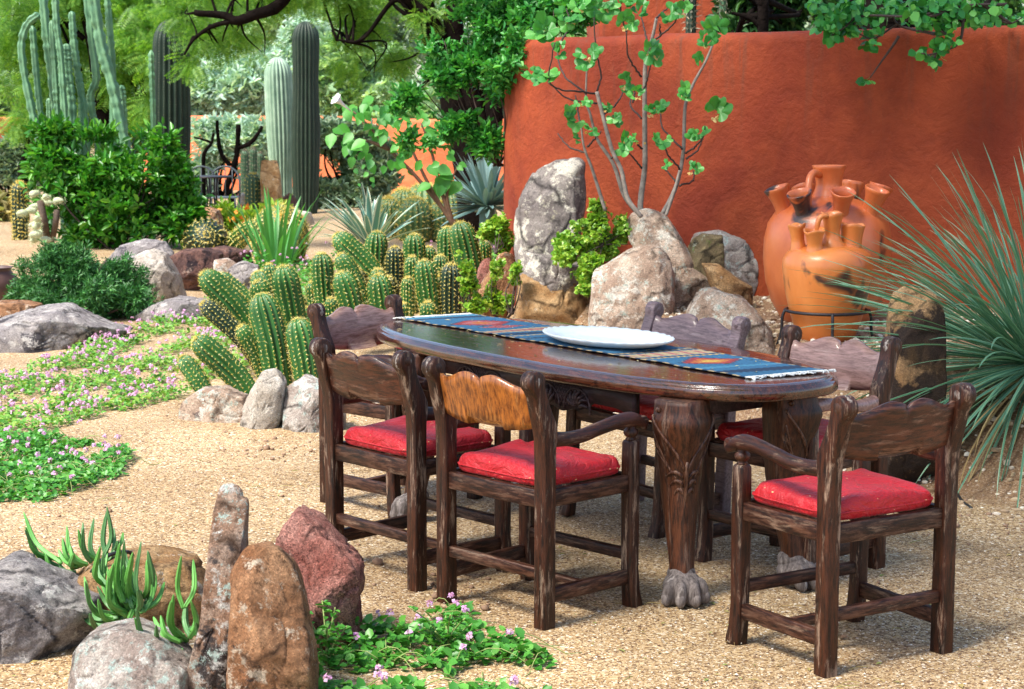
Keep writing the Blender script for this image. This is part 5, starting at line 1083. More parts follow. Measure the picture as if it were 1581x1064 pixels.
# knobby multi-stemmed cactus
c1p = lambda x, y: (x / 3.04, y / 3.04)
T = thing('totem_cactus', 'tall knobby pale green cactus with many twisting columns rising above the leafy shrub', 'cactus', gp(100, 390))
TOT = [([(240, 1180), (215, 800), (170, 620), (140, 480), (110, 330), (100, 200), (130, 110), (185, 65)], 40), ([(240, 1180), (215, 690), (185, 500), (165, 300), (150, 120)], 34), ([(350, 1180), (330, 780), (270, 560), (240, 350), (215, 150), (195, -60)], 44),
       ([(310, 1180), (300, 600), (290, 480), (288, 290)], 36), ([(330, 900), (300, 500), (285, 280), (265, 120), (255, -60)], 34), ([(360, 1180), (340, 560), (320, 350), (310, 205)], 46), ([(420, 1180), (400, 600), (370, 380), (345, 200), (335, 52)], 36),
       ([(480, 1180), (460, 680), (430, 520), (425, 440), (450, 370), (430, 200), (405, -60)], 40), ([(620, 1180), (600, 770), (560, 560), (520, 380), (470, 200), (430, -60)], 56), ([(540, 1000), (530, 500), (530, 330), (515, 120), (500, -60)], 34), ([(725, 1180), (720, 600), (715, 400), (710, 235)], 28),
       ([(590, 1180), (580, 560), (568, 400)], 40), ([(530, 1180), (525, 720), (530, 600)], 38), ([(300, 1100), (270, 600), (260, 400), (240, 95)], 32), ([(380, 900), (385, 560), (378, 380)], 34), ([(250, 900), (235, 650), (228, 460)], 30)]
for k, (pl_, w_) in enumerate(TOT):
    Y = 22.2 + (k % 4) * .18; P = spline([at(*c1p(*q), Y) for q in pl_], 70); r = w_ / 3.04 * Y / F_PX / 2; t = np.linspace(0, 1, 70); rad = r * np.sqrt(np.maximum(.02, 1 - np.maximum(0, (t - .96) / .04) ** 2))
    rings, _, _ = ribbed(P, rad, 5, .42, 4, knob=.32, seed=k + 5, sharp=1.3); m = MB(); ringmesh(m, rings); m.build('stem', M['totem'], T)
# pale cholla at the left
M['spinepale'] = leafmat('pale_spines', (.42, .48, .26), (.62, .66, .42), (.8, .8, .6), .7, .3)
M['cholla'] = simple('cholla_fuzz', (.50, .55, .34), .9, .2, 60, bs=1, bd=.02)
T = thing('cholla', 'pale fuzzy cholla cactus with whitish joints below the leafy shrub at the left', 'cactus', gp(75, 392)); rgc = np.random.default_rng(8)
for k in range(17):
    x = rgc.uniform(40, 88); y = rgc.uniform(300, 372); q = at(x, y, 20.2 + rgc.uniform(-.3, .3)); d = rdir(1, rgc)[0]; d[2] = abs(d[2]) * .5; m = MB(); tube(m, spline([q, q + d * .05 + (0, 0, .01), q + d * .13], 9), np.array([.02, .035, .04, .042, .042, .04, .035, .025, .008]) * .9, 10, nz=.06, seed=k); jo = m.build('joint', M['cholla'], T); m = MB(); kk = 160; tq = rgc.uniform(0, 1, (kk, 1)); dq = rdir(kk, rgc); inst(m, (np.array([(0, .07, 0), (1, 0, 0), (0, -.07, 0)]), np.array([[0, 1, 2]])), q + tq * d * .13 + dq * .034, dq, rdir(kk, rgc), rgc.uniform(.015, .032, kk)); m.build('spines', M['spinepale'], jo, smooth=False)
m = MB(); tube(m, spline([gp(75, 392), at(70, 350, 20.2), at(62, 310, 20.2)], 10), [.04] * 10, 8); tube(m, spline([gp(75, 392), at(85, 350, 20.2), at(88, 325, 20.2)], 10), [.035] * 10, 8); m.build('trunk', M['bark2'], T)
#@@PART6
# ------------------------------------------------------------------ fig tree against the wall
def fp(x, y): return (780 + x / 3.04, y / 3.04)
M['fig'] = leafmat('fig_leaves', (.045, .25, .045), (.075, .35, .06), (.14, .45, .08), .42, .35)
M['figy'] = leafmat('yellow_fig_leaves', (.75, .45, .10), (.85, .65, .30), (.6, .35, .08), .6, .35)
def figleaf(seed):
    rg = np.random.default_rng(seed); V = [(0, 0, 0)]; n = 41
    for i in range(n):
        a = -2.35 + 4.7 * i / (n - 1); lob = .52 + .42 * abs(math.cos(a * 1.72)) ** 1.3 * (1 - .18 * abs(a) / 2.35); V.append((.42 + lob * .62 * math.cos(a), lob * .66 * math.sin(a), .09 * math.cos(a * 3.2) - .12 * (lob * math.cos(a)) ** 2))
    V[0] = (.30, 0, .04); F = [[0, i, i + 1] for i in range(1, n)]; V += [(0, .012, 0), (0, -.012, 0), (.3, 0, .045)]; k = len(V); F.append([k - 3, k - 2, k - 1]); return np.array(V), np.array(F)
FT = thing('fig_tree', 'young fig tree with bare grey stems and sparse lobed leaves against the terracotta wall', 'tree', at(985, 325, 11.3))
FST = [([(470, 990), (410, 800), (370, 690), (355, 575)], 9, 4), ([(640, 1020), (560, 920), (520, 800), (490, 740), (430, 650), (400, 540), (380, 470), (383, 310)], 12, 4), ([(640, 1020), (575, 930), (545, 800), (500, 700), (460, 550), (430, 430)], 11, 9), ([(640, 1020), (635, 950), (655, 780), (655, 600), (655, 400), (662, 270), (690, 180), (710, 85)], 15, 7),
       ([(735, 1010), (800, 880), (835, 720), (845, 500), (880, 400), (940, 290), (990, 170)], 11, 5), ([(755, 1010), (790, 910), (820, 800)], 8, 7)]
TWG = [[(430, 430), (450, 350), (425, 230), (415, 60)], [(430, 440), (350, 430), (260, 420), (205, 370), (232, 200)], [(430, 485), (300, 465), (205, 390)], [(380, 440), (290, 370), (250, 290), (250, 200)], [(640, 360), (580, 270), (568, 150)], [(690, 200), (750, 150), (795, 105), (820, 60)], [(645, 560), (590, 500), (590, 450)],
       [(460, 540), (520, 490), (560, 420)], [(640, 790), (580, 715)], [(820, 795), (760, 720), (750, 660)], [(830, 700), (740, 600), (725, 500)], [(805, 855), (750, 795)], [(845, 720), (910, 670), (940, 590)], [(850, 745), (905, 700), (945, 600)], [(820, 870), (880, 850), (885, 800)], [(500, 745), (530, 700)], [(385, 690), (450, 620)], [(665, 190), (640, 80)], [(375, 715), (300, 690), (245, 625)], [(730, 170), (725, 110)], [(650, 430), (690, 280)], [(350, 580), (330, 450)], [(600, 480), (610, 420)], [(640, 700), (600, 650)], [(415, 60), (400, -60)], [(710, 85), (760, 40)], [(800, 60), (850, -20)], [(568, 150), (540, 40), (560, -40)], [(250, 220), (300, 120), (290, 40)]]
rgf = np.random.default_rng(12)
def figY(k): return 11.05 + .22 * math.sin(k * 2.3)
m = MB()
for k, (pl_, r0, r1) in enumerate(FST):
    Y = figY(k) - (.0 if k else .05); P = np.array([at(*fp(*q), Y + .25 * (1 - i / len(pl_)) * 0) for i, q in enumerate(pl_)]); P = spline(P, 40); s = Y / F_PX / 3.04; tube(m, P, np.linspace(r0, r1, 40) * s, 10, nz=.05, seed=k)
m.build('stems', M['twig'], FT)
m = MB()
for k, pl_ in enumerate(TWG):
    Y0 = 11.08; P = np.array([at(*fp(*q), Y0 - .12 * math.sin(k * 1.7) * i) for i, q in enumerate(pl_)]); P = spline(P, 20) + rgf.normal(size=(20, 3)) * .002; tube(m, P, np.linspace(5, 3, 20) * 11 / F_PX / 3.04, 7)
m.build('twigs', M['twigdark'], FT)
LC = [(190, 150, 95), (240, 240, 50), (180, 350, 70), (385, 260, 85), (440, 40, 80), (570, 110, 75), (560, 390, 60), (330, 550, 70), (370, 470, 45), (385, 600, 45), (550, 670, 75), (620, 650, 40), (680, 240, 80), (760, 60, 70), (835, 50, 60), (990, 140, 85), (910, 300, 48), (845, 430, 62), (720, 500, 58), (740, 650, 60), (745, 765, 40), (985, 530, 85), (905, 630, 52), (885, 790, 45), (510, 550, 50), (340, 640, 32), (605, 440, 45), (300, 80, 75), (640, 50, 60), (480, 20, 70), (690, 520, 50), (130, 340, 50), (955, 195, 55), (480, 500, 40), (560, 10, 60), (360, 20, 70)]
tp = [figleaf(1), figleaf(2)]; m = MB(); my = MB()
for k, (x, y, s) in enumerate(LC):
    Yc = 11.0 - .12 * (k % 3); c = at(*fp(x, y), Yc); sc_ = s / 3.04 * Yc / F_PX; n = 3 if s < 50 else 5
    for j in range(n):
        a = rgf.uniform(0, 6.28); d = np.array([math.cos(a), -.35 - .5 * rgf.uniform(), .75 * math.sin(a) + .1]); L_ = sc_ * rgf.uniform(.75, 1.25)
        inst(m, tp[j % 2], (c + rgf.normal(size=3) * .012)[None], d[None], np.array([[rgf.normal() * .4, -1.0, .75 + rgf.normal() * .3]]), np.array([L_]))
    if k % 3 != 1:
        for j in range(2): inst(my, tp[j % 2], (c + np.array([rgf.normal() * .02, -.02, -.02]))[None], np.array([[rgf.normal() * .5, -.3, -1.]]), np.array([[rgf.normal(), -1., .2]]), np.array([sc_ * .38]))
m.build('leaves', M['fig'], FT, smooth=False); my.build('withered_leaves', M['figy'], FT, smooth=False)

# ------------------------------------------------------------------ vines on the wall
vt = T_cluster(5, .5, .9, 5)
bush('vine', 'dense green leafy vine tumbling over the left corner of the terracotta wall', at(770, 250, 13.2), cl_px([(800, 20, 60, 35), (750, 40, 50, 40), (700, 75, 40, 25), (850, 30, 60, 30, -.3), (730, 105, 40, 22), (775, 110, 30, 25, -.3), (665, 120, 30, 16), (690, 150, 25, 18), (760, 150, 18, 20), (635, 150, 20, 14), (700, 190, 14, 22), (790, 75, 25, 25, -.5), (640, 100, 20, 12), (880, 15, 50, 25, -.3), (920, 20, 35, 18), (760, -20, 90, 30)] + [(float(a_), float(b_), float(c_), float(c_ * d_)) for a_, b_, c_, d_ in zip(np.random.default_rng(3).uniform(612, 800, 34), np.random.default_rng(4).uniform(40, 225, 34), np.random.default_rng(5).uniform(5, 12, 34), np.random.default_rng(6).uniform(.8, 2.2, 34))], 13.0), 5600, .062, vt, M['vine'], M['twigdark'], 8, thin=4.5, nb=14, br=.008, cat='vine', droop=.35)
v4 = lambda x, y: (1100 + x / 3.04, y / 3.04)
VR = [(545, 120, 50, 30), (600, 70, 60, 40), (560, 170, 35, 18), (650, 130, 40, 25), (740, 200, 20, 25), (700, 90, 50, 20), (760, 150, 30, 18), (780, 60, 40, 25), (860, 50, 35, 22), (940, 60, 45, 35), (1000, 100, 30, 20), (1090, 110, 40, 40), (1110, 180, 25, 25), (1070, 215, 25, 20), (990, 250, 18, 14), (1045, 275, 16, 20), (728, 380, 10, 9), (1130, 60, 45, 30), (1240, 80, 35, 30), (1290, 100, 30, 14), (1420, 80, 30, 14), (1000, 20, 60, 25), (850, 10, 60, 20), (650, 20, 70, 25), (1350, 40, 30, 15), (480, 30, 40, 20), (1120, 10, 60, 30), (1250, 20, 50, 20)]
VT = thing('vine', 'round leaved vine with thin woody twigs hanging over the top right of the wall', 'vine', at(1400, 60, 10.6))
m = MB(); rgv = np.random.default_rng(14); lt = T_ovate(.95, .08, .06)
for (x, y, a, b) in VR:
    Yv = 10.35 if x > 900 else 10.7; c = at(*v4(x, y), Yv); k = Yv / F_PX / 3.04; n = int(6 + a * b / 42); P = c + rgv.normal(size=(n, 3)) * np.array([a * k * .55, .07, b * k * .55])
    inst(m, lt, P, rdir(n, rgv) * .8 + np.array([0, -.1, -.4]), rdir(n, rgv) * .6 + np.array([0, -.7, .5]), rgv.uniform(.035, .065, n))
m.build('leaves', M['vine'], VT); m = MB()
for pl_ in [[(1380, 20), (1170, 30), (900, 100), (760, 180), (690, 160)], [(875, 170), (850, 210), (800, 280), (740, 365)], [(1180, -20), (1175, 120), (1150, 210), (1030, 255), (980, 250)], [(1100, 60), (980, 80), (700, 75), (620, 130), (560, 165)], [(1060, 130), (1120, 190), (1140, 225)], [(1400, 110), (1250, 20), (1180, 60), (1040, 50)], [(1330, -10), (1300, 60), (1390, 110), (1460, 80)], [(1040, 160), (880, 120), (840, 60)], [(1040, 270), (1050, 255)]]:
    tube(m, spline([at(*v4(*q), (10.32 if q[0] > 900 else 10.66)) for q in pl_], 24), np.linspace(.010, .004, 24), 6, nz=.08)
m.build('twigs', M['twigdark'], VT)

# ------------------------------------------------------------------ things beyond the wall
def column_cactus(label, x, ytop, Y, w_, mat, seed, grp='posts of cactus behind the wall'):
    P1 = at(x, ytop, Y); P0 = np.array([P1[0], Y, 0.0]); T = thing('column_cactus', label, 'cactus', P0); cactus_stem(T, P0, P1, w_ * Y / F_PX / 2, 8, .3, 0, .06, .05, mat, M['spinegrey'], nst=3, name='trunk', seed=seed, mid=0, rings_n=40)
column_cactus('dark columnar cactus beyond the wall in front of the orange building, left one', 1068, -60, 16.5, 16, M['sagdark'], 3)
column_cactus('green columnar cactus beyond the wall by the orange building corner, right one', 1117, -60, 16.3, 11, M['totem'], 4)
m = MB(); x0 = at(925, 0, 18)[0]; x1 = at(1131, 0, 18)[0]; box(m, x0, x1, 18, 21, 0, 4.2); T = thing('orange_building', 'orange plastered building corner rising behind the garden wall', 'building', (x0, 18, 0)); bevel(m.build('wall', M['wall'], T), .05, 4)
m = MB(); box(m, x0 - .12, x1 + .12, 17.88, 21.12, 4.2, 4.32); bevel(m.build('parapet', M['wall'], T), .03, 3)
fr = T_frond(10, .30, .055, .25); fr2 = T_frond(8, .34, .075, .3)
def tree(name, label, base, trunks, clumps, n, size, tpl, lm, bm, seed, thin=0, droop=.5, up=.4, out=.8, shell=.6, group=None, cat='tree', nbr=14, brr=.03):
    rg = np.random.default_rng(seed); T = thing(name, label, cat, base, group); m = MB()
    for P, r0, r1 in trunks: tube(m, spline(P, 36), np.linspace(r0, r1, 36), 12, nz=.05, seed=seed)
    m.build('trunk', bm, T); m = MB(); tips = np.concatenate([spline(P, 20)[8:] for P, _, _ in trunks])
    for k in range(nbr):
        c, r = clumps[rg.integers(len(clumps))]; c = np.array(c) + rdir(1, rg)[0] * np.broadcast_to(np.asarray(r, float), (3,)) * .5; j = np.argmin(np.linalg.norm(tips - c, axis=1) + rg.uniform(0, .5, len(tips))); p = tips[j]
        mid = (p + c) / 2 + rg.normal(size=3) * .10 * np.linalg.norm(p - c) + np.array([0, 0, .08 * np.linalg.norm(p - c)]); tube(m, spline([p, mid, c], 12), np.linspace(brr, brr * .25, 12), 6)
    m.build('limbs', bm, T); m = MB(); cloud(m, tpl, clumps, n, size, rg, up, out, shell, droop, thin); m.build('crown', lm, T); return T
# the big mesquite: black forking trunks in the middle, arms reaching left over the cacti
Ym = 21.0
A = lambda x, y, Y=Ym: at(x, y, Y)
bm_ = A(735, 300); bm_[2] = 0
tr = [([bm_ + (0, 0, -.1), A(722, 240), A(705, 170), A(690, 110), A(668, 50), A(640, -20), A(600, -120)], .19, .12), ([bm_ + (.1, 0, -.1), A(745, 230), A(725, 150), A(712, 90), A(700, 30), A(715, -60)], .15, .10), ([A(752, 300), A(757, 230), A(762, 170), A(758, 100), A(775, 20)], .13, .08),
      ([A(650, 10), A(560, -60), A(470, -40), A(430, 8), A(395, 22), A(365, 32), A(345, 24), A(300, 20)], .10, .035), ([A(372, 30), A(330, 40), A(300, 60), A(284, 85)], .035, .012), ([A(680, 80), A(640, 30), A(610, 0), A(560, 60), A(520, 62)], .05, .01), ([A(690, 120), A(670, 60), A(610, 10)], .06, .02)]
crn = cl_px([(330, 10, 90, 22), (430, -8, 70, 18, 1), (505, -5, 70, 22), (380, 55, 40, 14, .5), (560, 35, 55, 35, .5), (600, 80, 40, 35, .8), (545, 85, 40, 25, 1), (570, 125, 35, 22, 1), (620, 150, 30, 20, 1), (330, 60, 40, 18), (300, 90, 30, 22), (650, 30, 40, 30, -.5), (400, 85, 20, 10), (300, 20, 40, 30), (560, -40, 160, 40), (380, -40, 140, 40), (700, -60, 120, 50)], 21.5)
tree('mesquite_tree', 'large mesquite with black forked trunks and feathery foliage reaching left over the saguaros', bm_, tr, crn, 6800, .20, fr, M['mesq'], M['bark'], 31, thin=2.6, nbr=40, brr=.018)
# left feathery tree behind the knobby cactus
bl = A(178, 350, 26); bl[2] = 0
tree('mesquite_tree', 'tall feathery tree filling the upper left corner behind the knobby cactus', bl, [([bl, A(175, 300, 26), A(160, 200, 26), A(150, 80, 26), A(120, -40, 26)], .22, .1), ([A(160, 200, 26), A(220, 100, 26), A(290, 30, 26)], .08, .03), ([A(130, 60, 26), A(95, 30, 26), A(60, 24, 26)], .04, .02), ([A(125, 110, 26), A(92, 35, 26)], .03, .02)],
     cl_px([(30, 30, 60, 60), (90, 50, 60, 60, .5), (20, 110, 40, 50, .4), (70, 130, 50, 50), (160, 40, 60, 60), (220, 50, 50, 55, -.5), (190, 110, 50, 50), (250, 90, 40, 45, -.8), (140, 130, 50, 50, .8), (230, 150, 35, 40, -.5), (280, 40, 40, 35), (30, 180, 30, 25), (120, 190, 40, 40, 1), (190, 190, 40, 35, 1), (100, -20, 140, 40), (260, -10, 80, 30)], 26), 7800, .27, fr, M['mesq'], M['bark'], 32, thin=1.6, nbr=40, brr=.02)
# broad leaved flowering plant (datura) in front
bd = gp(705, 368); bd = at(705, 352, 18.5); bd[2] = 0
T = thing('datura', 'broad leaved plant with arching woody stems and one white trumpet flower', 'plant', bd); Yd = 18.5
dl = (np.array([(0, 0, 0), (.22, .34, .04), (.45, .36, .05), (.75, .22, 0), (1, 0, -.12), (.75, -.22, 0), (.45, -.36, .05), (.22, -.34, .04), (.45, 0, -.03)]), np.array([[0, 8, 2, 1], [8, 4, 3, 2], [0, 7, 6, 8], [8, 6, 5, 4]]))
m = MB(); ST = [[(715, 360), (690, 330), (640, 270), (600, 230), (570, 195), (545, 172)], [(705, 355), (670, 300), (640, 240), (625, 200)], [(700, 350), (680, 290), (665, 230), (650, 190)], [(700, 350), (690, 300), (705, 260)], [(600, 230), (575, 220), (560, 215)]]
for s in ST: tube(m, spline([A(*q, Yd) for q in s], 24), np.linspace(.026, .008, 24), 7)
m.build('stems', simple('brown_stem', (.10, .05, .025), .7, .4, 20, bs=.2), T); m = MB(); rgd = np.random.default_rng(17)
M['datleaf'] = leafmat('broad_leaves', (.07, .32, .04), (.12, .44, .06), (.06, .28, .08), .45, .45)
for (x, y, s, n) in [(545, 170, 32, 4), (565, 160, 30, 3), (580, 180, 30, 3), (535, 195, 38, 3), (550, 225, 36, 3), (590, 205, 32, 3), (610, 170, 28, 3), (630, 185, 28, 3), (645, 165, 25, 3), (640, 215, 38, 3), (620, 235, 26, 2), (660, 200, 26, 3), (672, 270, 32, 3), (690, 280, 42, 2), (700, 245, 26, 2), (570, 240, 26, 2), (600, 250, 22, 2), (560, 265, 14, 3), (685, 215, 26, 3), (655, 245, 24, 2)]:
    for j in range(n * 2):
        c = A(x + rgd.normal() * 12, y + rgd.normal() * 11, Yd + rgd.normal() * .1); a = rgd.uniform(-2.8, -.2); d = np.array([math.cos(a), rgd.uniform(-.6, 0), math.sin(a)]); inst(m, dl, c[None], d[None], np.array([[rgd.normal() * .3, -1, .8]]), np.array([s * Yd / F_PX * rgd.uniform(.45, .85)]))
m.build('leaves', M['datleaf'], T)
m = MB(); c = A(542, 172, Yd - .1); e = A(518, 152, Yd - .2); ax = (e - c) / np.linalg.norm(e - c); _, N_, B_ = frames(np.stack([c, e])); a = np.linspace(0, 2 * np.pi, 24, endpoint=False); rings = []
for t, r in [(0, .006), (.3, .009), (.6, .018), (.8, .032), (1, .062), (1.0, .058), (.82, .028), (.5, .01)]: rings.append(c + (e - c) * t + r * (1 + .15 * np.cos(5 * a) * (t > .8))[:, None] * (np.cos(a)[:, None] * N_[0] + np.sin(a)[:, None] * B_[0]))
ringmesh(m, np.array(rings)); m.build('flower', simple('white_petal', (.80, .78, .78), .6, .03, 10, bs=0), T)

# ------------------------------------------------------------------ far garden
# yellow green flowering plant
bush('flowering_plant', 'light yellow green plant with tiny orange flowers in front of the far brown standing stone', gp(385, 372), cl_px([(350, 345, 22, 26), (385, 350, 30, 20), (420, 340, 18, 26), (435, 345, 12, 20), (340, 365, 20, 14), (400, 362, 30, 12)], 23.5), 1500, .10, ov5, leafmat('yellow_green_leaves', (.18, .42, .03), (.34, .55, .05), (.50, .62, .08), .5, .4), seed=41)
m = MB(); rgq = np.random.default_rng(3); Pq = np.array([A(rgq.uniform(330, 440), rgq.uniform(315, 352), 22.9) for _ in range(26)]); inst(m, T_cluster(6, .9, .3, 2), Pq, rdir(26, rgq), rdir(26, rgq), np.full(26, .05))
of = m.build('orange_blossoms', leafmat('orange_petals', (.8, .22, .03), (.85, .4, .05), None, .6, .2), None, loc=(Pq[0][0], 22.9, 0)); of.parent = [o for o in SC.objects if o.name == 'flowering_plant'][0]; of.location = of.location - of.parent.location
# sage bush, pale trees and thickets
ovs = T_cluster(7, .4, 1.0, 9)
def thick(name, label, base, lst, Y, n, size, lm, seed, tpl=ovs, thin=1.4, group='far thicket', cat='bush'): 
    b = at(base[0], base[1], Y); b[2] = 0; return bush(name, label, b, cl_px(lst, Y), n, size, tpl, lm, M['bark'], seed, thin=thin, cat=cat, nb=12, br=.03, group=None, shell=.6)
thick('sage_bush', 'rounded grey green sage bush right of the pinched dark saguaro', (545, 325), [(520, 250, 45, 45), (560, 240, 40, 40), (500, 290, 35, 35), (545, 285, 45, 35), (580, 265, 30, 35), (520, 215, 35, 25), (525, 310, 40, 15)], 30.5, 7200, .13, M['sage'], 51)
thick('pale_shrub', 'pale hazed shrub in front of the far orange wall between the saguaros', (340, 330), [(300, 215, 30, 26), (345, 215, 40, 28), (385, 215, 35, 26), (320, 250, 20, 14), (395, 250, 20, 30), (310, 285, 18, 18), (290, 290, 15, 15)], 33.0, 3000, .13, M['mint'], 52)
thick('grey_bush', 'blue grey bush at the far left edge under the pale orange wall', (15, 330), [(10, 250, 30, 30), (40, 230, 30, 25), (0, 280, 30, 25), (30, 275, 25, 25), (60, 255, 15, 25)], 33.0, 3600, .13, M['sage'], 53)
thick('dry_bush', 'dry yellowish grass clump at the left edge beneath the blue grey bush', (5, 345), [(5, 320, 22, 26), (-15, 330, 20, 26)], 27, 600, .2, leafmat('dry_leaves', (.30, .25, .10), (.48, .40, .18), (.3, .4, .12), .7, .3), 54)
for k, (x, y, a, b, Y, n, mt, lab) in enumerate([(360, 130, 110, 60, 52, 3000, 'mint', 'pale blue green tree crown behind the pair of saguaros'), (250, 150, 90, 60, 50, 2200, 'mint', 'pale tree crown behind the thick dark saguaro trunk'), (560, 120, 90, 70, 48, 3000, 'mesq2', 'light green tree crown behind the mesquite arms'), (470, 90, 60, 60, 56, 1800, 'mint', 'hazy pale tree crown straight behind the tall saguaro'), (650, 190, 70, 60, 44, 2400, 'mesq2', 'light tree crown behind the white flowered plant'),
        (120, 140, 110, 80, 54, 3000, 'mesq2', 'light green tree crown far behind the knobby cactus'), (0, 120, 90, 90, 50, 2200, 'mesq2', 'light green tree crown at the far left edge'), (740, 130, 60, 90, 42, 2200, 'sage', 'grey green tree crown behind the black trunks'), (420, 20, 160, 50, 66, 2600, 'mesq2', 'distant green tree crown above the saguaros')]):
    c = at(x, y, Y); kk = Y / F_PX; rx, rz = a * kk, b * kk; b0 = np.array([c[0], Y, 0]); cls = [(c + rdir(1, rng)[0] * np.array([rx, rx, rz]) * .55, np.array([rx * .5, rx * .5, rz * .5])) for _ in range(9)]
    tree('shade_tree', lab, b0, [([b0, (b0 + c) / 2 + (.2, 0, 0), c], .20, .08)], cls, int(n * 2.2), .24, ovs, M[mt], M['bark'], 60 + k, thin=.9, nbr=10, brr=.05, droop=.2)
# far background row of taller trees closing the horizon
for k in range(11):
    Y = 78 + 9 * (k % 3); x = -32 + k * 6.0; b0 = np.array([x, Y, 0.]); rg_k = np.random.default_rng(90 + k); hh = rg_k.uniform(5.5, 8.5)
    cls = [(np.array([x + rg_k.uniform(-3.5, 3.5), Y + rg_k.uniform(-2, 2), rg_k.uniform(.5, hh)]), np.array([2.4, 2.4, 1.7])) for _ in range(13)]
    side = ['far left', 'left', 'centre left'][min(2, k // 2)] if k < 6 else 'right'
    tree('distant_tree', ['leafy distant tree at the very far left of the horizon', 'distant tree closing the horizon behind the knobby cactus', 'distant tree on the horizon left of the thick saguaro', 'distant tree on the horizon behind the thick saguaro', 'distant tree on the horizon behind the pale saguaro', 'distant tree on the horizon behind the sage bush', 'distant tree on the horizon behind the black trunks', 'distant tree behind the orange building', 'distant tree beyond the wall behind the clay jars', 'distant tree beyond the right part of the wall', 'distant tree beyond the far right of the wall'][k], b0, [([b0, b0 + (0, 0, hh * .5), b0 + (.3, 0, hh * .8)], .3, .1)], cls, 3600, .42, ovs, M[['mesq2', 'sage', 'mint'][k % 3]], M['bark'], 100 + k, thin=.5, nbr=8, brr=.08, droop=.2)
# trees just beyond the wall at the right
tree('dark_tree', 'dark green tree with thin bare trunk beyond the wall right of the orange building', at(1178, 60, 15) * np.array([1, 1, 0]), [([at(1178, 120, 15) * np.array([1, 1, 0]), at(1178, 50, 15), at(1176, 0, 15), at(1170, -80, 15)], .05, .04), ([at(1174, 42, 15), at(1158, 28, 15), at(1130, 20, 15)], .025, .012)],
     cl_px([(1160, 20, 40, 35, 1.5), (1210, 30, 40, 30, 1.5), (1250, 10, 50, 35, 1.5), (1140, 45, 30, 15, 1.2), (1290, 35, 40, 25, 2), (1240, 45, 50, 14, 1.5), (1190, -20, 80, 20, 1.5)], 15), 2600, .13, ov5, M['dk'], M['bark'], 71, thin=2.0)
tree('dark_tree', 'massive dark trunked tree right behind the wall at the upper right', at(1375, 60, 14) * np.array([1, 1, 0]), [([at(1375, 200, 14) * np.array([1, 1, 0]), at(1378, 60, 14), at(1385, 10, 14), at(1400, -80, 14)], .30, .24), ([at(1480, 90, 14), at(1440, 40, 14), at(1380, 10, 14)], .05, .03), ([at(1560, 60, 14), at(1480, 30, 14), at(1430, 50, 14)], .04, .02)],
     cl_px([(1330, 25, 30, 25, 1), (1450, 30, 40, 25, 1), (1510, 35, 40, 22, 1), (1560, 20, 40, 35, 1), (1420, 0, 60, 30, 1), (1290, 5, 40, 25, 1)], 14), 1300, .12, ov5, M['dk'], M['bark'], 72, thin=1.5)
# far orange walls
wallmesh([(-3.0, 34.0), (-4.0, 34.5), (-5.4, 35.2), (-6.6, 36), (-7.5, 37)], 1.50, -.2, .35, M['wallfar'], 'far_wall', 'low orange plastered wall far behind the dark branching snags')
q0, q1 = at(515, 200, 33), at(660, 200, 33)
wallmesh([(q1[0] + 1.5, 32.5), (q1[0], 32.7), ((q0[0] + q1[0]) / 2, 33), (q0[0], 33.4), (q0[0] - .6, 34)], 1.46, -.2, .35, M['wallfar'], 'far_wall', 'orange plastered wall far behind the broad leaved plant')
q0, q1 = at(-40, 200, 40), at(52, 200, 40)
wallmesh([(q1[0], 40.4), ((q0[0] + q1[0]) / 2, 40.2), (q0[0], 40), (q0[0] - 4, 40)], 1.45, -.2, .35, M['wallfar'], 'far_wall', 'pale orange wall at the far left edge')
# snags
def snag(label, paths, Y, r, base):
    b = at(base[0], base[1], Y); b[2] = 0; T = thing('bare_snag', label, 'dead tree', b); m = MB(); tube(m, spline([b + (0, 0, -.05)] + [A(*q, Y) for q in paths[0]], 30), np.linspace(r, r * .6, 30), 9, nz=.08); m.build('trunk', M['bark'], T); m = MB()
    for p in paths[1:]: tube(m, spline([A(*q, Y) for q in p], 18), np.linspace(r * .62, r * .42, 18), 8, nz=.08)
    if len(paths) > 1: m.build('limbs', M['bark'], T)
snag('bare dark forked snag with three arms left of the brown standing stone', [[(358, 310), (350, 290), (360, 262), (366, 235), (368, 192)], [(368, 228), (385, 222), (398, 207), (405, 195)], [(356, 256), (343, 240), (337, 215), (335, 186)]], 25.5, .055, (360, 330))
snag('curved dark bare branch standing left of the forked snag', [[(314, 250), (318, 232), (326, 222), (330, 205)], [(326, 220), (315, 216), (300, 212)]], 28, .035, (314, 262))
snag('leaning black burnt stump at the far left beyond the knobby cactus', [[(35, 270), (40, 245), (48, 212)]], 26, .09, (34, 285))
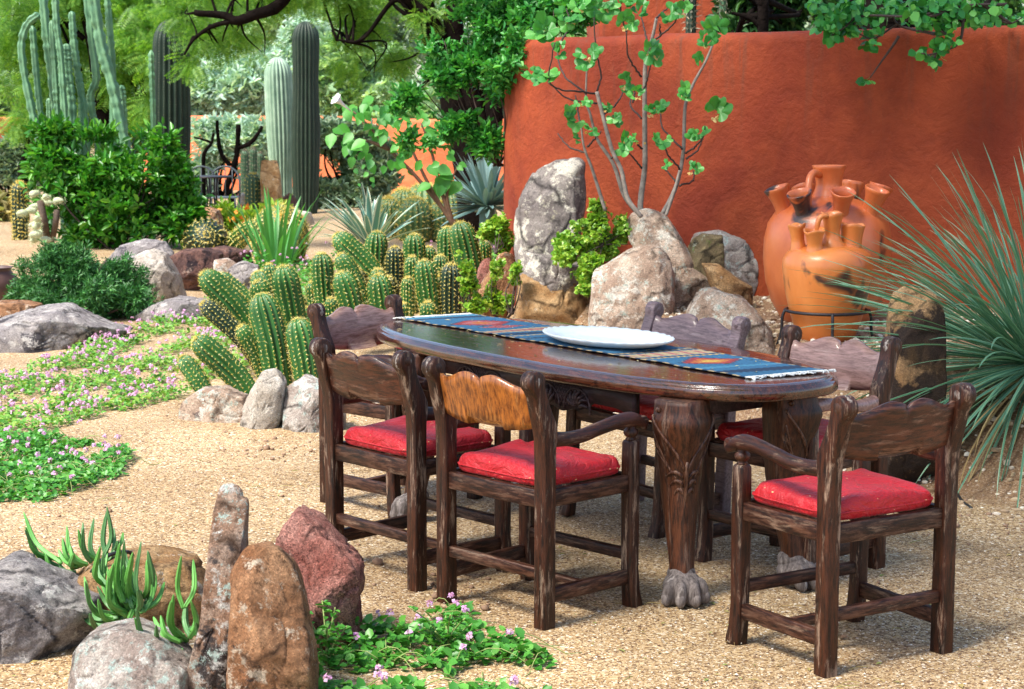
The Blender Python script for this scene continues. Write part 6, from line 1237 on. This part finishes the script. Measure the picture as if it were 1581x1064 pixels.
# patio set far behind
T = thing('patio_table', 'small round metal patio table far away before the low orange wall', 'table', at(328, 320, 24.5) * np.array([1, 1, 0])); b = np.array(T.location)
m = MB(); lathe(m, [(.02, .735), (.27, .735), (.285, .742), (.285, .752), (.27, .757), (.02, .757)], b, 28); m.build('tabletop', M['iron'], T)
for k in range(4):
    d = np.array([math.cos(k * 1.57 + .6), math.sin(k * 1.57 + .6), 0]); m = MB(); tube(m, spline([b + d * .08 + (0, 0, .735), b + d * .07 + (0, 0, .4), b + d * .22], 10), .012, 6); m.build('leg', M['iron'], T)
M['palemetal'] = simple('pale_metal', (.10, .12, .13), .5, .1, 20, .3, 0)
for lab, px_, rz_ in (('pale metal patio chair with an arched back right of the far patio table', 345, 2.6), ('pale metal patio chair left of the far patio table', 308, -.4)):
    q = at(px_, 320, 25.1) * np.array([1, 1, 0]); T = thing('patio_chair', lab, 'chair', q, 'far patio chairs'); m = MB(); box(m, q[0] - .2, q[0] + .2, q[1] - .2, q[1] + .2, .43, .45); bevel(m.build('seat', M['palemetal'], T), .01)
    m = MB(); P = [q + (.2 * math.cos(R(a)), .2, .66 + .2 * math.sin(R(a))) for a in range(0, 181, 15)]; tube(m, [q + (.2, .2, .44)] + P + [q + (-.2, .2, .44)], .013, 6)
    for xx in (-.1, 0, .1): tube(m, [q + (xx, .2, .45), q + (xx, .2, .84)], .007, 5)
    m.build('backrest', M['palemetal'], T)
    for sx_ in (-1, 1):
        for sy_ in (-1, 1): m = MB(); tube(m, [q + (.19 * sx_, .19 * sy_, .43), q + (.21 * sx_, .21 * sy_, 0)], .012, 6); m.build('leg', M['palemetal'], T)
# dark clay bowl cut by the left edge
M['darkclay'] = simple('dark_clay', (.09, .045, .035), .5, .3, 8, bs=.2); q = at(-12, 470, 15.2); q[2] = 0
m = MB(); lathe(m, [(.10, -.01), (.19, .06), (.23, .16), (.22, .25), (.17, .31), (.165, .335), (.18, .35), (.165, .345), (.15, .32), (.19, .24), (.05, .1)], q, 32); tag(m.build('clay_pot', M['darkclay'], None, loc=q), 'dark brown clay pot with a wide mouth cut off by the left edge', 'pot')
# unseen tree added left of the camera, its crown placed to shade table and wall
sb = np.array([-3.6, -.6, 0.]); off5 = np.array([-.53 * 5.2, -.415 * 5.2, 0]); cls = []
for (x, y, r) in [(0.4, 7.0, .95), (1.5, 6.5, .95), (2.5, 7.4, 1.0), (1.5, 8.2, .9), (.4, 8.1, .8), (3.2, 8.8, 1.1), (2.6, 10.4, 1.2), (3.8, 10.6, 1.2), (1.4, 10.2, .8), (2.6, 6.0, .8), (-.3, 6.9, .6), (3.2, 11.2, 1.0), (2.2, 11.6, .9), (1.7, 12.2, .7), (3.4, 12.2, 1.0)]:
    c = np.array([x, y, 0]) + off5; c[2] = 5.2 + rng.uniform(-.3, .3); cls.append((c, np.array([r, r, .5])))
tree('shade_tree', 'feathery tree added outside the view, its crown placed to shade the table and wall', sb, [([sb, sb + (.3, .6, 1.6), sb + (1.2, 2.2, 3.4), sb + (2.6, 4.6, 5.0), sb + (3.6, 6.5, 5.3)], .2, .06), ([sb + (.6, 1.3, 2.4), sb + (2.0, 2.4, 4.4), sb + (3.6, 3.8, 5.2), sb + (4.6, 6.8, 5.4)], .1, .04)], cls, 9500, .22, fr2, M['mesq'], M['bark'], 88, thin=1.3, nbr=30, brr=.03)
